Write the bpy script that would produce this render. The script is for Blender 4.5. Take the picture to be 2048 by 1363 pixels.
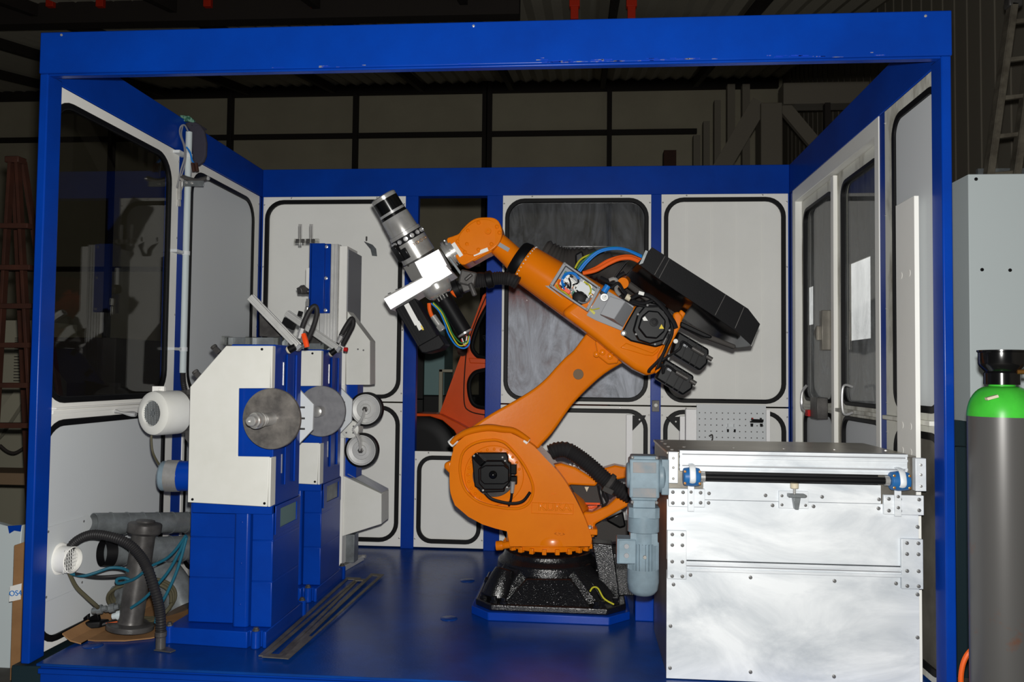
import bpy, bmesh, math, random
from mathutils import Vector, Matrix
from mathutils.geometry import tessellate_polygon
V = Vector
for o in list(bpy.data.objects): bpy.data.objects.remove(o)
SC = bpy.context.scene
COL = SC.collection

# ------------------------------------------------------------------ camera
FPX = 1677.0; YAW, PIT, ROL = .0835, .0388, .0108
CAM = V((2.417, -3.498, 1.268))
W, D, H, T, HB = 3.905, 2.524, 2.767, .036, 2.56
_f = V((-math.sin(YAW)*math.cos(PIT), math.cos(YAW)*math.cos(PIT), math.sin(PIT)))
_r0 = V((math.cos(YAW), math.sin(YAW), 0)); _u0 = _r0.cross(_f)
_r = _r0*math.cos(ROL) + _u0*math.sin(ROL); _u = _u0*math.cos(ROL) - _r0*math.sin(ROL)
cd = bpy.data.cameras.new('camera'); cam = bpy.data.objects.new('camera', cd); COL.objects.link(cam)
cd.sensor_fit = 'HORIZONTAL'; cd.sensor_width = 36; cd.lens = FPX/2048*36; cd.clip_start = .05; cd.clip_end = 200
m = Matrix((_r, _u, -_f)).transposed().to_4x4(); m.translation = CAM; cam.matrix_world = m
SC.camera = cam

# ------------------------------------------------------------------ world, light, exposure
wd = bpy.data.worlds.new('world'); SC.world = wd; wd.use_nodes = True
wd.node_tree.nodes['Background'].inputs[0].default_value = (.72, .82, 1, 1)
wd.node_tree.nodes['Background'].inputs[1].default_value = .015
SC.view_settings.view_transform = 'Standard'; SC.view_settings.look = 'None'
SC.view_settings.gamma = 1; SC.view_settings.exposure = 0
fl = bpy.data.lights.new('camera_flash', 'POINT'); fl.energy = 605; fl.shadow_soft_size = .03; fl.color = (1, .985, .95)
flo = bpy.data.objects.new('camera_flash', fl); COL.objects.link(flo)
flo.location = CAM + _u*.11 + _r*.02 + _f*.02

# ------------------------------------------------------------------ pixel -> world point on a plane
def ray(x, y): return _f + _r*((x-1024)/FPX) - _u*((y-681.5)/FPX)
def at(x, y, Y=None, Z=None, X=None):
    d = ray(x, y)
    if Y is not None: k = (Y-CAM.y)/d.y
    elif Z is not None: k = (Z-CAM.z)/d.z
    else: k = (X-CAM.x)/d.x
    return CAM + d*k
def PP(pts, Y, k=0, x0=0): return [at(x, y, Y=Y+k*(x-x0)) for x, y in pts]     # k: yaw of the face, metres per pixel

def kpx(p): return FPX/((p-CAM).dot(_f))       # pixels per metre at a point

# ------------------------------------------------------------------ materials
def lin(c):
    c = c/255
    return c/12.92 if c <= .04045 else ((c+.055)/1.055)**2.4
def rgb(r, g, b): return (lin(r), lin(g), lin(b), 1)
def mat(name, c, rough=.5, metal=0, var=0, vscale=6, c2=None, bump=0, bscale=60, coat=0, stretch=None, lo=.35, hi=.7, detail=6, spec=.22, bdist=.002, distort=0):
    m = bpy.data.materials.new(name); m.use_nodes = True; nt = m.node_tree; b = nt.nodes['Principled BSDF']
    b.inputs['Base Color'].default_value = c; b.inputs['Roughness'].default_value = rough; b.inputs['Metallic'].default_value = metal
    b.inputs['Specular IOR Level'].default_value = spec
    if coat: b.inputs['Coat Weight'].default_value = coat; b.inputs['Coat Roughness'].default_value = .12
    tc = nt.nodes.new('ShaderNodeTexCoord')
    mp = nt.nodes.new('ShaderNodeMapping'); nt.links.new(tc.outputs['Object'], mp.inputs[0])
    if stretch: mp.inputs['Scale'].default_value = stretch
    if c2 or var:
        n = nt.nodes.new('ShaderNodeTexNoise'); n.inputs['Scale'].default_value = vscale; n.inputs['Detail'].default_value = detail
        n.inputs['Roughness'].default_value = .62; n.inputs['Distortion'].default_value = distort; nt.links.new(mp.outputs[0], n.inputs['Vector'])
        r = nt.nodes.new('ShaderNodeValToRGB'); r.color_ramp.elements[0].position = lo; r.color_ramp.elements[1].position = hi
        r.color_ramp.elements[0].color = c2 or tuple(list([x*(1-var) for x in c[:3]])+[1]); r.color_ramp.elements[1].color = c
        nt.links.new(n.outputs['Fac'], r.inputs[0]); nt.links.new(r.outputs[0], b.inputs['Base Color'])
    if bump:
        n2 = nt.nodes.new('ShaderNodeTexNoise'); n2.inputs['Scale'].default_value = bscale; n2.inputs['Detail'].default_value = 3
        nt.links.new(mp.outputs[0], n2.inputs['Vector'])
        bp = nt.nodes.new('ShaderNodeBump'); bp.inputs['Strength'].default_value = bump; bp.inputs['Distance'].default_value = bdist
        nt.links.new(n2.outputs['Fac'], bp.inputs['Height']); nt.links.new(bp.outputs[0], b.inputs['Normal'])
    return m
def glass(name, tint=.9, refl=1.0, dirt=0, dcol=(.6, .65, .7, 1), ior=1.55, zr=(1.86, 1.66)):
    m = bpy.data.materials.new(name); m.use_nodes = True; nt = m.node_tree; nt.nodes.remove(nt.nodes['Principled BSDF'])
    out = nt.nodes['Material Output']
    tr = nt.nodes.new('ShaderNodeBsdfTransparent'); tr.inputs[0].default_value = (tint, tint, tint*.98, 1)
    gl = nt.nodes.new('ShaderNodeBsdfGlossy'); gl.inputs['Roughness'].default_value = .01; gl.inputs[0].default_value = (refl, refl, refl, 1)
    lw = nt.nodes.new('ShaderNodeLayerWeight'); lw.inputs[0].default_value = .5
    pw = nt.nodes.new('ShaderNodeMath'); pw.operation = 'POWER'; nt.links.new(lw.outputs['Facing'], pw.inputs[0]); pw.inputs[1].default_value = 5
    r0 = ((ior-1)/(ior+1))**2
    fr = nt.nodes.new('ShaderNodeMath'); fr.operation = 'MULTIPLY_ADD'; nt.links.new(pw.outputs[0], fr.inputs[0]); fr.inputs[1].default_value = 1-r0; fr.inputs[2].default_value = r0
    mx = nt.nodes.new('ShaderNodeMixShader'); nt.links.new(fr.outputs[0], mx.inputs[0]); nt.links.new(tr.outputs[0], mx.inputs[1]); nt.links.new(gl.outputs[0], mx.inputs[2])
    last = mx
    if dirt:
        df = nt.nodes.new('ShaderNodeBsdfDiffuse'); df.inputs[0].default_value = dcol
        tc = nt.nodes.new('ShaderNodeTexCoord'); mp = nt.nodes.new('ShaderNodeMapping'); nt.links.new(tc.outputs['Object'], mp.inputs[0])
        mp.inputs['Scale'].default_value = (1.4, 1, .5)
        n = nt.nodes.new('ShaderNodeTexNoise'); n.inputs['Scale'].default_value = 4; n.inputs['Detail'].default_value = 9; n.inputs['Roughness'].default_value = .7
        n.inputs['Distortion'].default_value = 2.2
        nt.links.new(mp.outputs[0], n.inputs['Vector'])
        r = nt.nodes.new('ShaderNodeMapRange'); r.inputs[1].default_value = .36; r.inputs[2].default_value = .64; r.inputs[3].default_value = dirt*.3; r.inputs[4].default_value = dirt
        nt.links.new(n.outputs['Fac'], r.inputs[0])
        # wiped film: dirt lies on the lower part of the pane
        sp = nt.nodes.new('ShaderNodeSeparateXYZ'); nt.links.new(tc.outputs['Object'], sp.inputs[0])
        r2 = nt.nodes.new('ShaderNodeMapRange'); r2.inputs[1].default_value = zr[0]; r2.inputs[2].default_value = zr[1]; r2.inputs[3].default_value = .12; r2.inputs[4].default_value = 1
        nt.links.new(sp.outputs[2], r2.inputs[0])
        mu = nt.nodes.new('ShaderNodeMath'); mu.operation = 'MULTIPLY'; nt.links.new(r.outputs[0], mu.inputs[0]); nt.links.new(r2.outputs[0], mu.inputs[1])
        m2 = nt.nodes.new('ShaderNodeMixShader'); nt.links.new(mu.outputs[0], m2.inputs[0]); nt.links.new(mx.outputs[0], m2.inputs[1]); nt.links.new(df.outputs[0], m2.inputs[2])
        last = m2
    nt.links.new(last.outputs[0], out.inputs[0])
    return m
def emis(name, c, s):
    m = bpy.data.materials.new(name); m.use_nodes = True; b = m.node_tree.nodes['Principled BSDF']
    b.inputs['Emission Color'].default_value = c; b.inputs['Emission Strength'].default_value = s; b.inputs['Base Color'].default_value = c
    return m
M = {}
M['blue'] = mat('blue_paint', rgb(4, 62, 166), .3, 0, c2=rgb(6, 54, 148), vscale=2.5, bump=.1, bscale=160)
M['bluefloor'] = mat('blue_floor_paint', rgb(10, 66, 150), .26, 0, c2=rgb(14, 54, 122), vscale=3.5, bump=.25, bscale=90)
M['bluechip'] = mat('chipped_paint', rgb(150, 145, 130), .6, c2=rgb(8, 60, 180), vscale=26, lo=.5, hi=.62)
M['white'] = mat('white_enamel', rgb(248, 247, 242), .42, 0, c2=rgb(240, 239, 233), vscale=1.6)
M['whitedirty'] = mat('worn_white_enamel', rgb(222, 222, 212), .5, 0, c2=rgb(120, 112, 95), vscale=5, stretch=(1, 1, .35), lo=.3, hi=.5)
M['greypanel'] = mat('grey_white_panel', rgb(247, 247, 242), .45, 0, c2=rgb(240, 240, 235), vscale=1.5)
M['cover'] = mat('cream_white_cover', rgb(232, 232, 226), .38, 0, c2=rgb(222, 222, 214), vscale=3)
M['rubber'] = mat('black_rubber', rgb(13, 13, 15), .5, spec=.2)
M['black'] = mat('black_plastic', rgb(18, 18, 20), .5, bump=.2, bscale=200, spec=.15)
M['motorblack'] = mat('black_motor_enamel', rgb(15, 16, 18), .4, spec=.14)
M['gloss'] = mat('glossy_black', rgb(14, 14, 15), .16, spec=.5)
M['castblack'] = mat('black_cast_paint', rgb(20, 20, 22), .16, bump=.7, bscale=170, spec=.8, bdist=.003)
M['orange'] = mat('orange_paint', rgb(230, 124, 12), .22, 0, c2=rgb(222, 116, 10), vscale=4, bump=.08, bscale=50, spec=.22)
M['alu'] = mat('aluminium', rgb(222, 222, 220), .38, .3, c2=rgb(195, 195, 192), vscale=5)
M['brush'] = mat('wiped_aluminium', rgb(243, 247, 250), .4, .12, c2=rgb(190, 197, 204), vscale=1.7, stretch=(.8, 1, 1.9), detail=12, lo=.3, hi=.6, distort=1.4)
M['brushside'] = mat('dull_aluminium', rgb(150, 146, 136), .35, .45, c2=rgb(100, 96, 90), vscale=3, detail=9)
M['steel'] = mat('steel', rgb(212, 212, 210), .25, .55, c2=rgb(176, 174, 170), vscale=8)
M['disc'] = mat('worn_steel_disc', rgb(142, 137, 131), .42, .3, c2=rgb(96, 93, 91), vscale=14, detail=8)
M['greydisc'] = mat('grey_abrasive_disc', rgb(138, 138, 141), .6, .1, c2=rgb(120, 120, 124), vscale=20)
M['darksteel'] = mat('dark_steel', rgb(98, 96, 94), .38, .3, c2=rgb(66, 64, 63), vscale=9)
M['galv'] = mat('galvanised_steel', rgb(140, 146, 148), .36, .4, c2=rgb(108, 112, 114), vscale=12)
M['chrome'] = mat('chrome', rgb(215, 215, 215), .25, .6)
M['bright'] = mat('flash_lit_aluminium', rgb(254, 254, 254), .45, .35)  # near-white: flash glare on the tool's facing metal is put into the colour
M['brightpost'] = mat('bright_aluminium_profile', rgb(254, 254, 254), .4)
M['shadedside'] = mat('shaded_aluminium', rgb(160, 158, 154), .35, .2)  # same tool metal, darker: shade of its turned-away faces painted in
M['screwgrey'] = mat('screw_steel', rgb(120, 120, 120), .4, .3)
M['ltgrey'] = mat('light_grey_plate', rgb(214, 218, 220), .5)
M['grey'] = mat('grey_plastic', rgb(148, 150, 154), .5)
M['motor'] = mat('blue_grey_motor_paint', rgb(132, 152, 164), .42, 0, c2=rgb(112, 128, 138), vscale=9)
M['dusty'] = mat('dusty_cast', rgb(150, 142, 138), .7, c2=rgb(122, 134, 142), vscale=12)
M['darkgrey'] = mat('dark_grey_fabric_hose', rgb(66, 63, 61), .7, bump=.6, bscale=150)
M['hose'] = mat('dark_corrugated_hose', rgb(42, 41, 42), .5)
M['lid'] = mat('dull_tan_aluminium', rgb(200, 194, 182), .32, .85, c2=rgb(170, 164, 152), vscale=2.5, detail=9)
M['cardboard'] = mat('cardboard', rgb(158, 120, 82), .8, c2=rgb(138, 102, 68), vscale=5)
M['teal'] = mat('teal_hose', rgb(30, 92, 112), .4)
M['olive'] = mat('olive_hose', rgb(84, 80, 62), .5)
M['cbl_blue'] = mat('blue_cable', rgb(30, 120, 205), .35)
M['cbl_green'] = mat('green_cable', rgb(40, 110, 60), .4)
M['cbl_yellow'] = mat('yellow_cable', rgb(190, 185, 50), .4)
M['cbl_orange'] = mat('orange_cable', rgb(232, 96, 30), .4)
M['cbl_black'] = mat('black_cable', rgb(26, 26, 28), .4)
M['cbl_grey'] = mat('grey_cable', rgb(125, 125, 128), .4)
M['red'] = mat('red_plastic', rgb(190, 30, 30), .4)
M['redor'] = mat('red_orange_plastic', rgb(240, 80, 30), .4)
M['vehicle'] = mat('red_orange_vehicle_paint', rgb(232, 86, 26), .25, c2=rgb(218, 78, 22), vscale=3)
M['darkvoid'] = mat('dark_interior', rgb(24, 24, 24), .6)
M['tealcab'] = mat('teal_cabinet_paint', rgb(104, 132, 132), .5)
M['green'] = mat('green_cylinder_paint', rgb(70, 196, 60), .32, c2=rgb(60, 170, 52), vscale=8)
M['cylgrey'] = mat('worn_grey_cylinder_paint', rgb(92, 91, 90), .36, .3, c2=rgb(112, 74, 54), vscale=5, lo=.3, hi=.42)
M['cabgrey'] = mat('pale_grey_cabinet_paint', rgb(196, 206, 208), .5)
M['darkteal'] = mat('dark_teal_paint', rgb(30, 46, 52), .4)
M['brass'] = mat('brass', rgb(170, 120, 60), .3, .8)
M['ladder'] = mat('dusty_aluminium', rgb(140, 134, 120), .5, .5, c2=rgb(100, 94, 84), vscale=9)
M['rust'] = mat('rust_red_paint', rgb(70, 40, 30), .6, c2=rgb(54, 33, 26), vscale=6)
M['bearing'] = mat('bearing_blue_paint', rgb(38, 100, 160), .4)
M['cream'] = mat('cream_paint', rgb(150, 146, 128), .6)
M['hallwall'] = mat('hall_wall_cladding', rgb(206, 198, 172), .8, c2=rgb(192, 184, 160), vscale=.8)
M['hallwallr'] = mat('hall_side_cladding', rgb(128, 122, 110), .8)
M['girt'] = mat('dark_girt_paint', rgb(52, 47, 44), .7)
M['roof'] = mat('roof_sheet', rgb(176, 170, 154), .7)
M['hallsteel'] = mat('grey_structure_paint', rgb(120, 114, 102), .7)
M['concrete'] = mat('concrete', rgb(96, 94, 90), .8, c2=rgb(74, 72, 68), vscale=3)
M['hanger'] = mat('red_hanger_paint', rgb(200, 50, 26), .5)
M['cloth'] = mat('dark_cloth', rgb(58, 56, 66), .9, bump=1, bscale=40)
M['cloth2'] = mat('green_patterned_cloth', rgb(110, 150, 130), .9, c2=rgb(40, 90, 70), vscale=60, lo=.45, hi=.55)
M['wood'] = mat('wood', rgb(120, 100, 78), .7)
M['label'] = mat('white_label', rgb(236, 236, 232), .6)
M['yellow'] = mat('yellow_label', rgb(232, 205, 70), .6)
M['copper'] = mat('copper_bolt', rgb(176, 128, 76), .35, .6)
M['plex'] = glass('clear_acrylic', .86, 1, 0)
M['glass'] = glass('clear_glass', .8, .75, 0, ior=1.5)
M['glassr'] = glass('hazy_glass', .85, .6, .3, (.7, .74, .76, 1), ior=1.5, zr=(2.5, 1.5))
M['glassd'] = glass('dirty_glass', .8, .8, .85, (.7, .74, .82, 1))
M['daylight'] = emis('daylight', (.96, .98, 1, 1), 1.6)
M['pcb'] = mat('circuit_green', rgb(60, 120, 96), .5)
M['cream_end'] = mat('cream_plastic', rgb(210, 200, 175), .5)

# ------------------------------------------------------------------ mesh builder
def catmull(pts, n=6, closed=False):
    P = [V(p) for p in pts]; out = []; N = len(P)
    seg = N if closed else N-1
    for i in range(seg):
        if closed: p0, p1, p2, p3 = P[(i-1) % N], P[i], P[(i+1) % N], P[(i+2) % N]
        else: p0, p1, p2, p3 = P[max(i-1, 0)], P[i], P[i+1], P[min(i+2, N-1)]
        for k in range(n):
            t = k/n
            out.append(.5*((2*p1)+(-p0+p2)*t+(2*p0-5*p1+4*p2-p3)*t*t+(-p0+3*p1-3*p2+p3)*t**3))
    if not closed: out.append(P[-1].copy())
    return out
def root_of(o):
    while o.parent: o = o.parent
    return o
def basis(d):
    d = V(d).normalized(); a = V((0, 0, 1)) if abs(d.z) < .9 else V((1, 0, 0))
    u = a.cross(d).normalized(); return d, u, d.cross(u)
class MB:
    OFF = V((0, 0, 0))
    def __init__(s): s.v = []; s.f = []; s.mi = []; s.cur = 0
    def add(s, vs, fs):
        b = len(s.v); s.v += [V(x)+MB.OFF for x in vs]; s.f += [tuple(i+b for i in f) for f in fs]; s.mi += [s.cur]*len(fs); return s
    def box(s, x0, x1, y0, y1, z0, z1):
        vs = [(x, y, z) for x in (x0, x1) for y in (y0, y1) for z in (z0, z1)]
        return s.add(vs, [(0, 1, 3, 2), (4, 6, 7, 5), (0, 4, 5, 1), (2, 3, 7, 6), (0, 2, 6, 4), (1, 5, 7, 3)])
    def obox(s, p0, p1, w, h, up=(0, 0, 1)):      # bar from p0 to p1, width w (sideways) height h (along up)
        p0, p1 = V(p0), V(p1); d = (p1-p0).normalized(); sd = d.cross(V(up)).normalized(); u = sd.cross(d)
        vs = [p+sd*a*w/2+u*b*h/2 for p in (p0, p1) for a in (-1, 1) for b in (-1, 1)]
        return s.add(vs, [(0, 1, 3, 2), (4, 6, 7, 5), (0, 4, 5, 1), (2, 3, 7, 6), (0, 2, 6, 4), (1, 5, 7, 3)])
    def prism(s, pts, d):
        n = len(pts); d = V(d) if not isinstance(d, (int, float)) else V((0, d, 0)); vs = [V(p) for p in pts]+[V(p)+d for p in pts]
        return s.add(vs, [tuple(range(n)), tuple(range(2*n-1, n-1, -1))]+[(i, (i+1) % n, (i+1) % n+n, i+n) for i in range(n)])
    def loft(s, A, B):
        n = len(A)
        return s.add([V(p) for p in A]+[V(p) for p in B], [tuple(range(n)), tuple(range(2*n-1, n-1, -1))]+[(i, (i+1) % n, (i+1) % n+n, i+n) for i in range(n)])
    def holed(s, outer, holes, d):
        d = V(d); loops = [[V(p) for p in outer]]+[[V(p) for p in h] for h in holes]
        tri = tessellate_polygon(loops); allv = [p for l in loops for p in l]; n = len(allv)
        fs = [tuple(t) for t in tri]+[tuple(i+n for i in reversed(t)) for t in tri]
        b = 0
        for l in loops:
            k = len(l); fs += [(b+i, b+(i+1) % k, b+(i+1) % k+n, b+i+n) for i in range(k)]; b += k
        return s.add(allv+[p+d for p in allv], fs)
    def lathe(s, p, d, prof, n=28, cap=True, sx=1):
        p = V(p); d, u, w = basis(d); vs = []; fs = []
        for t, r in prof:
            for i in range(n):
                a = 2*math.pi*i/n; vs.append(p+d*t+(u*math.cos(a)*sx+w*math.sin(a))*max(r, 1e-5))
        for j in range(len(prof)-1):
            for i in range(n):
                fs.append((j*n+i, j*n+(i+1) % n, (j+1)*n+(i+1) % n, (j+1)*n+i))
        if cap: fs.append(tuple(range(n-1, -1, -1))); fs.append(tuple((len(prof)-1)*n+i for i in range(n)))
        return s.add(vs, fs)
    def cyl(s, p0, p1, r0, r1=None, n=24):
        p0, p1 = V(p0), V(p1); L = (p1-p0).length
        return s.lathe(p0, p1-p0, [(0, r0), (L, r0 if r1 is None else r1)], n)
    def tube(s, pts, r, n=8, closed=False, res=6, rib=0, smooth=True, flat=1):
        P = catmull(pts, res, closed) if smooth else [V(p) for p in pts]
        if rib:      # corrugated: resample densely
            Q = []; 
            for a, b in zip(P, P[1:]):
                k = max(1, int((b-a).length/rib*2+.5)); Q += [a.lerp(b, i/k) for i in range(k)]
            Q.append(P[-1]); P = Q
        N = len(P); vs = []; fs = []; prev = None
        for i in range(N):
            if closed: d = P[(i+1) % N]-P[i-1]
            else: d = P[min(i+1, N-1)]-P[max(i-1, 0)]
            d.normalize()
            if prev is None: _, u, w = basis(d)
            else: u = (prev-d*prev.dot(d)).normalized(); w = d.cross(u)
            prev = u; rr = r(i/(N-1)) if callable(r) else r
            if rib: rr *= (1.0 if i % 2 else .86)
            for k in range(n):
                a = 2*math.pi*k/n; vs.append(P[i]+(u*math.cos(a)+w*math.sin(a)*flat)*rr)
        for i in range(N if closed else N-1):
            for k in range(n):
                j = (i+1) % N; fs.append((i*n+k, i*n+(k+1) % n, j*n+(k+1) % n, j*n+k))
        if not closed: fs.append(tuple(range(n-1, -1, -1))); fs.append(tuple((N-1)*n+k for k in range(n)))
        return s.add(vs, fs)
    def build(s, name, mats, parent=None, bevel=0, seg=2, angle=35, smooth=True, **props):
        if not isinstance(mats, (list, tuple)): mats = [mats]
        me = bpy.data.meshes.new(name)
        if parent: off = root_of(parent).location.copy()
        else:
            xs = [min(v[i] for v in s.v) for i in range(3)]; xe = [max(v[i] for v in s.v) for i in range(3)]
            off = V(((xs[0]+xe[0])/2, (xs[1]+xe[1])/2, xs[2]))
        bm = bmesh.new(); bv = [bm.verts.new(v-off) for v in s.v]
        for f, mi in zip(s.f, s.mi):
            try: fc = bm.faces.new([bv[i] for i in f]); fc.material_index = mi
            except ValueError: pass
        bmesh.ops.recalc_face_normals(bm, faces=bm.faces)
        bm.to_mesh(me); bm.free()
        for x in mats: me.materials.append(M[x] if isinstance(x, str) else x)
        if smooth: me.shade_smooth(); me.set_sharp_from_angle(angle=math.radians(angle))
        o = bpy.data.objects.new(name, me); COL.objects.link(o)
        if parent: o.parent = parent
        else: o.location = off
        if bevel:
            b = o.modifiers.new('bevel', 'BEVEL'); b.width = bevel; b.segments = seg; b.limit_method = 'ANGLE'; b.angle_limit = math.radians(30); b.harden_normals = False
        for k, v in props.items(): o[k] = v
        return o
def thing(name, label, cat, loc=(0, 0, 0), group=None):
    o = bpy.data.objects.new(name, None); COL.objects.link(o); o.location = loc; o.empty_display_size = .1
    o['label'] = label; o['category'] = cat
    if group: o['group'] = group
    return o
def tag(o, label, cat, group=None):
    o['label'] = label; o['category'] = cat
    if group: o['group'] = group
    return o
def struct(o): o['kind'] = 'structure'; return o
def screws(pts, d, r, parent, mt='steel', name='screw', h=.5):
    mt = 'screwgrey' if mt == 'darksteel' else mt
    d = V(d).normalized(); base = None
    for p in pts:
        b = MB(); b.lathe(p, d, [(0, r), (r*h*.7, r*.95), (r*h, r*.55), (r*h*.6, r*.45)], 8); b.build(name, mt, parent)
def rrect(a0, a1, z0, z1, r, n=7):
    out = []
    for ca, cz, s in ((a1-r, z1-r, 0), (a0+r, z1-r, 1), (a0+r, z0+r, 2), (a1-r, z0+r, 3)):
        for i in range(n+1):
            t = (s+i/n)*math.pi/2; out.append((ca+r*math.cos(t), cz+r*math.sin(t)))
    return out
def text_mesh(txt, size, p, xdir, updir, name, mt, parent, depth=.002, sx=1, bev=0):
    cu = bpy.data.curves.new(name, 'FONT'); cu.body = txt; cu.size = size; cu.extrude = depth; cu.bevel_depth = bev; cu.bevel_resolution = 1; cu.align_x = 'CENTER'; cu.align_y = 'CENTER'
    t = bpy.data.objects.new(name, cu); COL.objects.link(t)
    me = bpy.data.meshes.new_from_object(t.evaluated_get(bpy.context.evaluated_depsgraph_get())); bpy.data.objects.remove(t)
    x = V(xdir).normalized(); z = x.cross(V(updir)).normalized(); y = z.cross(x)
    Mx = Matrix((x*sx, y, z)).transposed().to_4x4(); Mx.translation = V(p)-root_of(parent).location
    me.transform(Mx); me.materials.clear(); me.materials.append(M[mt]); me.name = name
    o = bpy.data.objects.new(name, me); COL.objects.link(o); o.parent = parent; return o

# ================================================================== HALL
b = MB(); b.box(-12, 10, -6, 22, -.30, -.20); struct(b.build('floor', 'concrete'))
b = MB(); b.box(-12, 10, 14, 14.1, -.2, 7.9); struct(b.build('wall_back', 'hallwall'))
for i, x in enumerate((-7.9, -5.22, -2.45, 2.95)):
    b = MB(); b.box(x-.05, x+.05, 13.85, 14, -.2, 7.6); struct(b.build('trim_%d' % (i+1), 'girt'))
b = MB(); b.box(-12, 4.75, 13.9, 14, 6.27, 6.37); struct(b.build('trim_5', 'girt'))
b = MB(); b.box(-12, 6.4, 13.88, 14, 7.2, 7.4); struct(b.build('trim_7', 'girt'))  # dark strip painted in for the front beam's shadow on the wall
b = MB(); b.box(-12, 4.75, 13.9, 14, 3.4, 3.5); struct(b.build('trim_6', 'girt'))
def hbeam(b, x, y, w, z0, z1, t=.02):
    b.box(x-w/2, x+w/2, y-w/2, y-w/2+t, z0, z1); b.box(x-w/2, x+w/2, y+w/2-t, y+w/2, z0, z1); b.box(x-t/2, x+t/2, y-w/2, y+w/2, z0, z1)
b = MB(); hbeam(b, .42, 13.6, .19, -.2, 7.3); tag(b.build('steel_column', 'girt'), 'dark steel column against the pale cladding of the far back wall', 'column')
# right hall wall: ribbed cladding
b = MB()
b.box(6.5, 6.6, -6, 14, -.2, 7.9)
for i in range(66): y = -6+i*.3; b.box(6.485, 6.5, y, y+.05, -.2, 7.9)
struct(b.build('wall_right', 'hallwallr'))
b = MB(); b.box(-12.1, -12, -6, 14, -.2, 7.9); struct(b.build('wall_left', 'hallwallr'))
# bright windows in the right wall
for i, (xa, xb, ya, yb) in enumerate(((1703, 1746, 528, 676), (1606, 1630, 580, 648))):
    p, q = at(xa, ya, X=6.47), at(xb, yb, X=6.47)
    y0, y1 = min(p.y, q.y), max(p.y, q.y); z0, z1 = min(p.z, q.z), max(p.z, q.z)
    w = MB()
    w.holed([(6.44, y0-.08, z0-.08), (6.44, y1+.08, z0-.08), (6.44, y1+.08, z1+.08), (6.44, y0-.08, z1+.08)], [[(6.44, y0, z0), (6.44, y1, z0), (6.44, y1, z1), (6.44, y0, z1)]], (.04, 0, 0))
    wo = struct(w.build('window_%d' % (i+1), 'hallsteel'))
    g = MB(); g.box(6.465, 6.478, y0, y1, z0, z1); g.build('pane', 'daylight', wo)
# roof: corrugated sheets with purlins
b = MB(); vs = []; fs = []; n = 170
for i in range(n+1):
    x = -12+i*22/n; z = .03*(1 if (i//1) % 2 else -1)
    vs += [(x, 2, 5.2+z), (x, 14.1, 7.45+z)]
for i in range(n): fs.append((2*i, 2*i+2, 2*i+3, 2*i+1))
b.add(vs, fs); struct(b.build('ceiling', 'roof', smooth=False))
for i in range(10):
    x0 = -10.5+i*1.9
    b = MB(); b.obox((x0, 2.2, 5.12), (x0, 13.8, 7.28), .1, .16); tag(b.build('roof_purlin', 'girt'), 'dark steel purlin under the corrugated roof of the hall', 'beam', 'roof purlins')
b = MB(); zc_ = at(900, 16, Y=6.9).z; b.obox((-11, 6.9, zc_+.06), (1.6, 6.9, zc_), .2, .28); tag(b.build('crane_beam', 'girt'), 'dark horizontal crane beam under the hall roof at the top of the picture', 'beam')
for x in (100, 200, 415, 627):
    p = at(x, 6, Y=6.75); b = MB(); b.box(p.x-.05, p.x+.05, 6.73, 6.80, p.z-.05, p.z+.3); b.box(p.x-.08, p.x+.08, 6.72, 6.80, p.z+.10, p.z+.3)
    tag(b.build('hanger_bracket', 'hanger', bevel=.006), 'small red hanger bracket on the dark crane beam above the blue frame', 'bracket', 'red hanger brackets left')
for x, w in ((1149, 14), (1263, 12)):
    p = at(x, 30, Y=6.0); b = MB(); b.box(p.x-.045, p.x+.045, 5.98, 6.04, p.z-.05, 5.9); b.box(p.x-.06, p.x+.06, 5.97, 6.05, p.z+.09, p.z+.2)
    tag(b.build('hanger_bracket', 'hanger', bevel=.006), 'red hanging bar rising above the %s of the blue top beam' % ('middle' if x < 1200 else 'right half'), 'bracket')
# stored structure behind right side, seen above the back beam
def prof_at(b, x0, y0, x1, y1, Y, d=.2):
    p, q = at(x0, y0, Y=Y), at(x1, y1, Y=Y); b.box(min(p.x, q.x), max(p.x, q.x), Y, Y+d, -.2 if y1 == 700 else min(p.z, q.z), max(p.z, q.z))
for i, (x0, y0, x1) in enumerate(((1387, 270, 1400), (1407, 242, 1419), (1429, 200, 1441), (1455, 168, 1470), (1485, 168, 1500))):
    b = MB(); prof_at(b, x0, y0, x1, 700, 8.6, .12); tag(b.build('cladding_rail', 'hallsteel'), 'pale upright rail in the dim rack behind the cell, one of a stepped row', 'rail', 'stepped rails of the far rack')
rk = thing('storage_gantry', 'dim grey steel gantry with diagonal brace behind the cell at upper right', 'gantry', at(1550, 330, Y=7.5))
b = MB(); prof_at(b, 1522, 205, 1566, 700, 7.5, .35); b.build('upright', 'hallsteel', rk, bevel=.01)
b = MB(); prof_at(b, 1567, 165, 1740, 205, 7.5, .3); b.build('crossbeam', 'hallsteel', rk, bevel=.01)
b = MB(); b.obox(at(1566, 212, Y=7.6), at(1640, 300, Y=7.6), .08, .16); b.obox(at(1520, 205, Y=7.6), at(1440, 340, Y=7.6), .08, .22); b.build('brace', 'hallsteel', rk)
b = MB(); prof_at(b, 1650, 205, 1662, 400, 7.5, .1); b.build('post', 'girt', rk)
b = MB(); prof_at(b, 1328, 300, 1352, 500, 8.2, .2); tag(b.build('wall_box', 'rust'), 'small dark red box on the far wall above the back blue beam', 'box')

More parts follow.
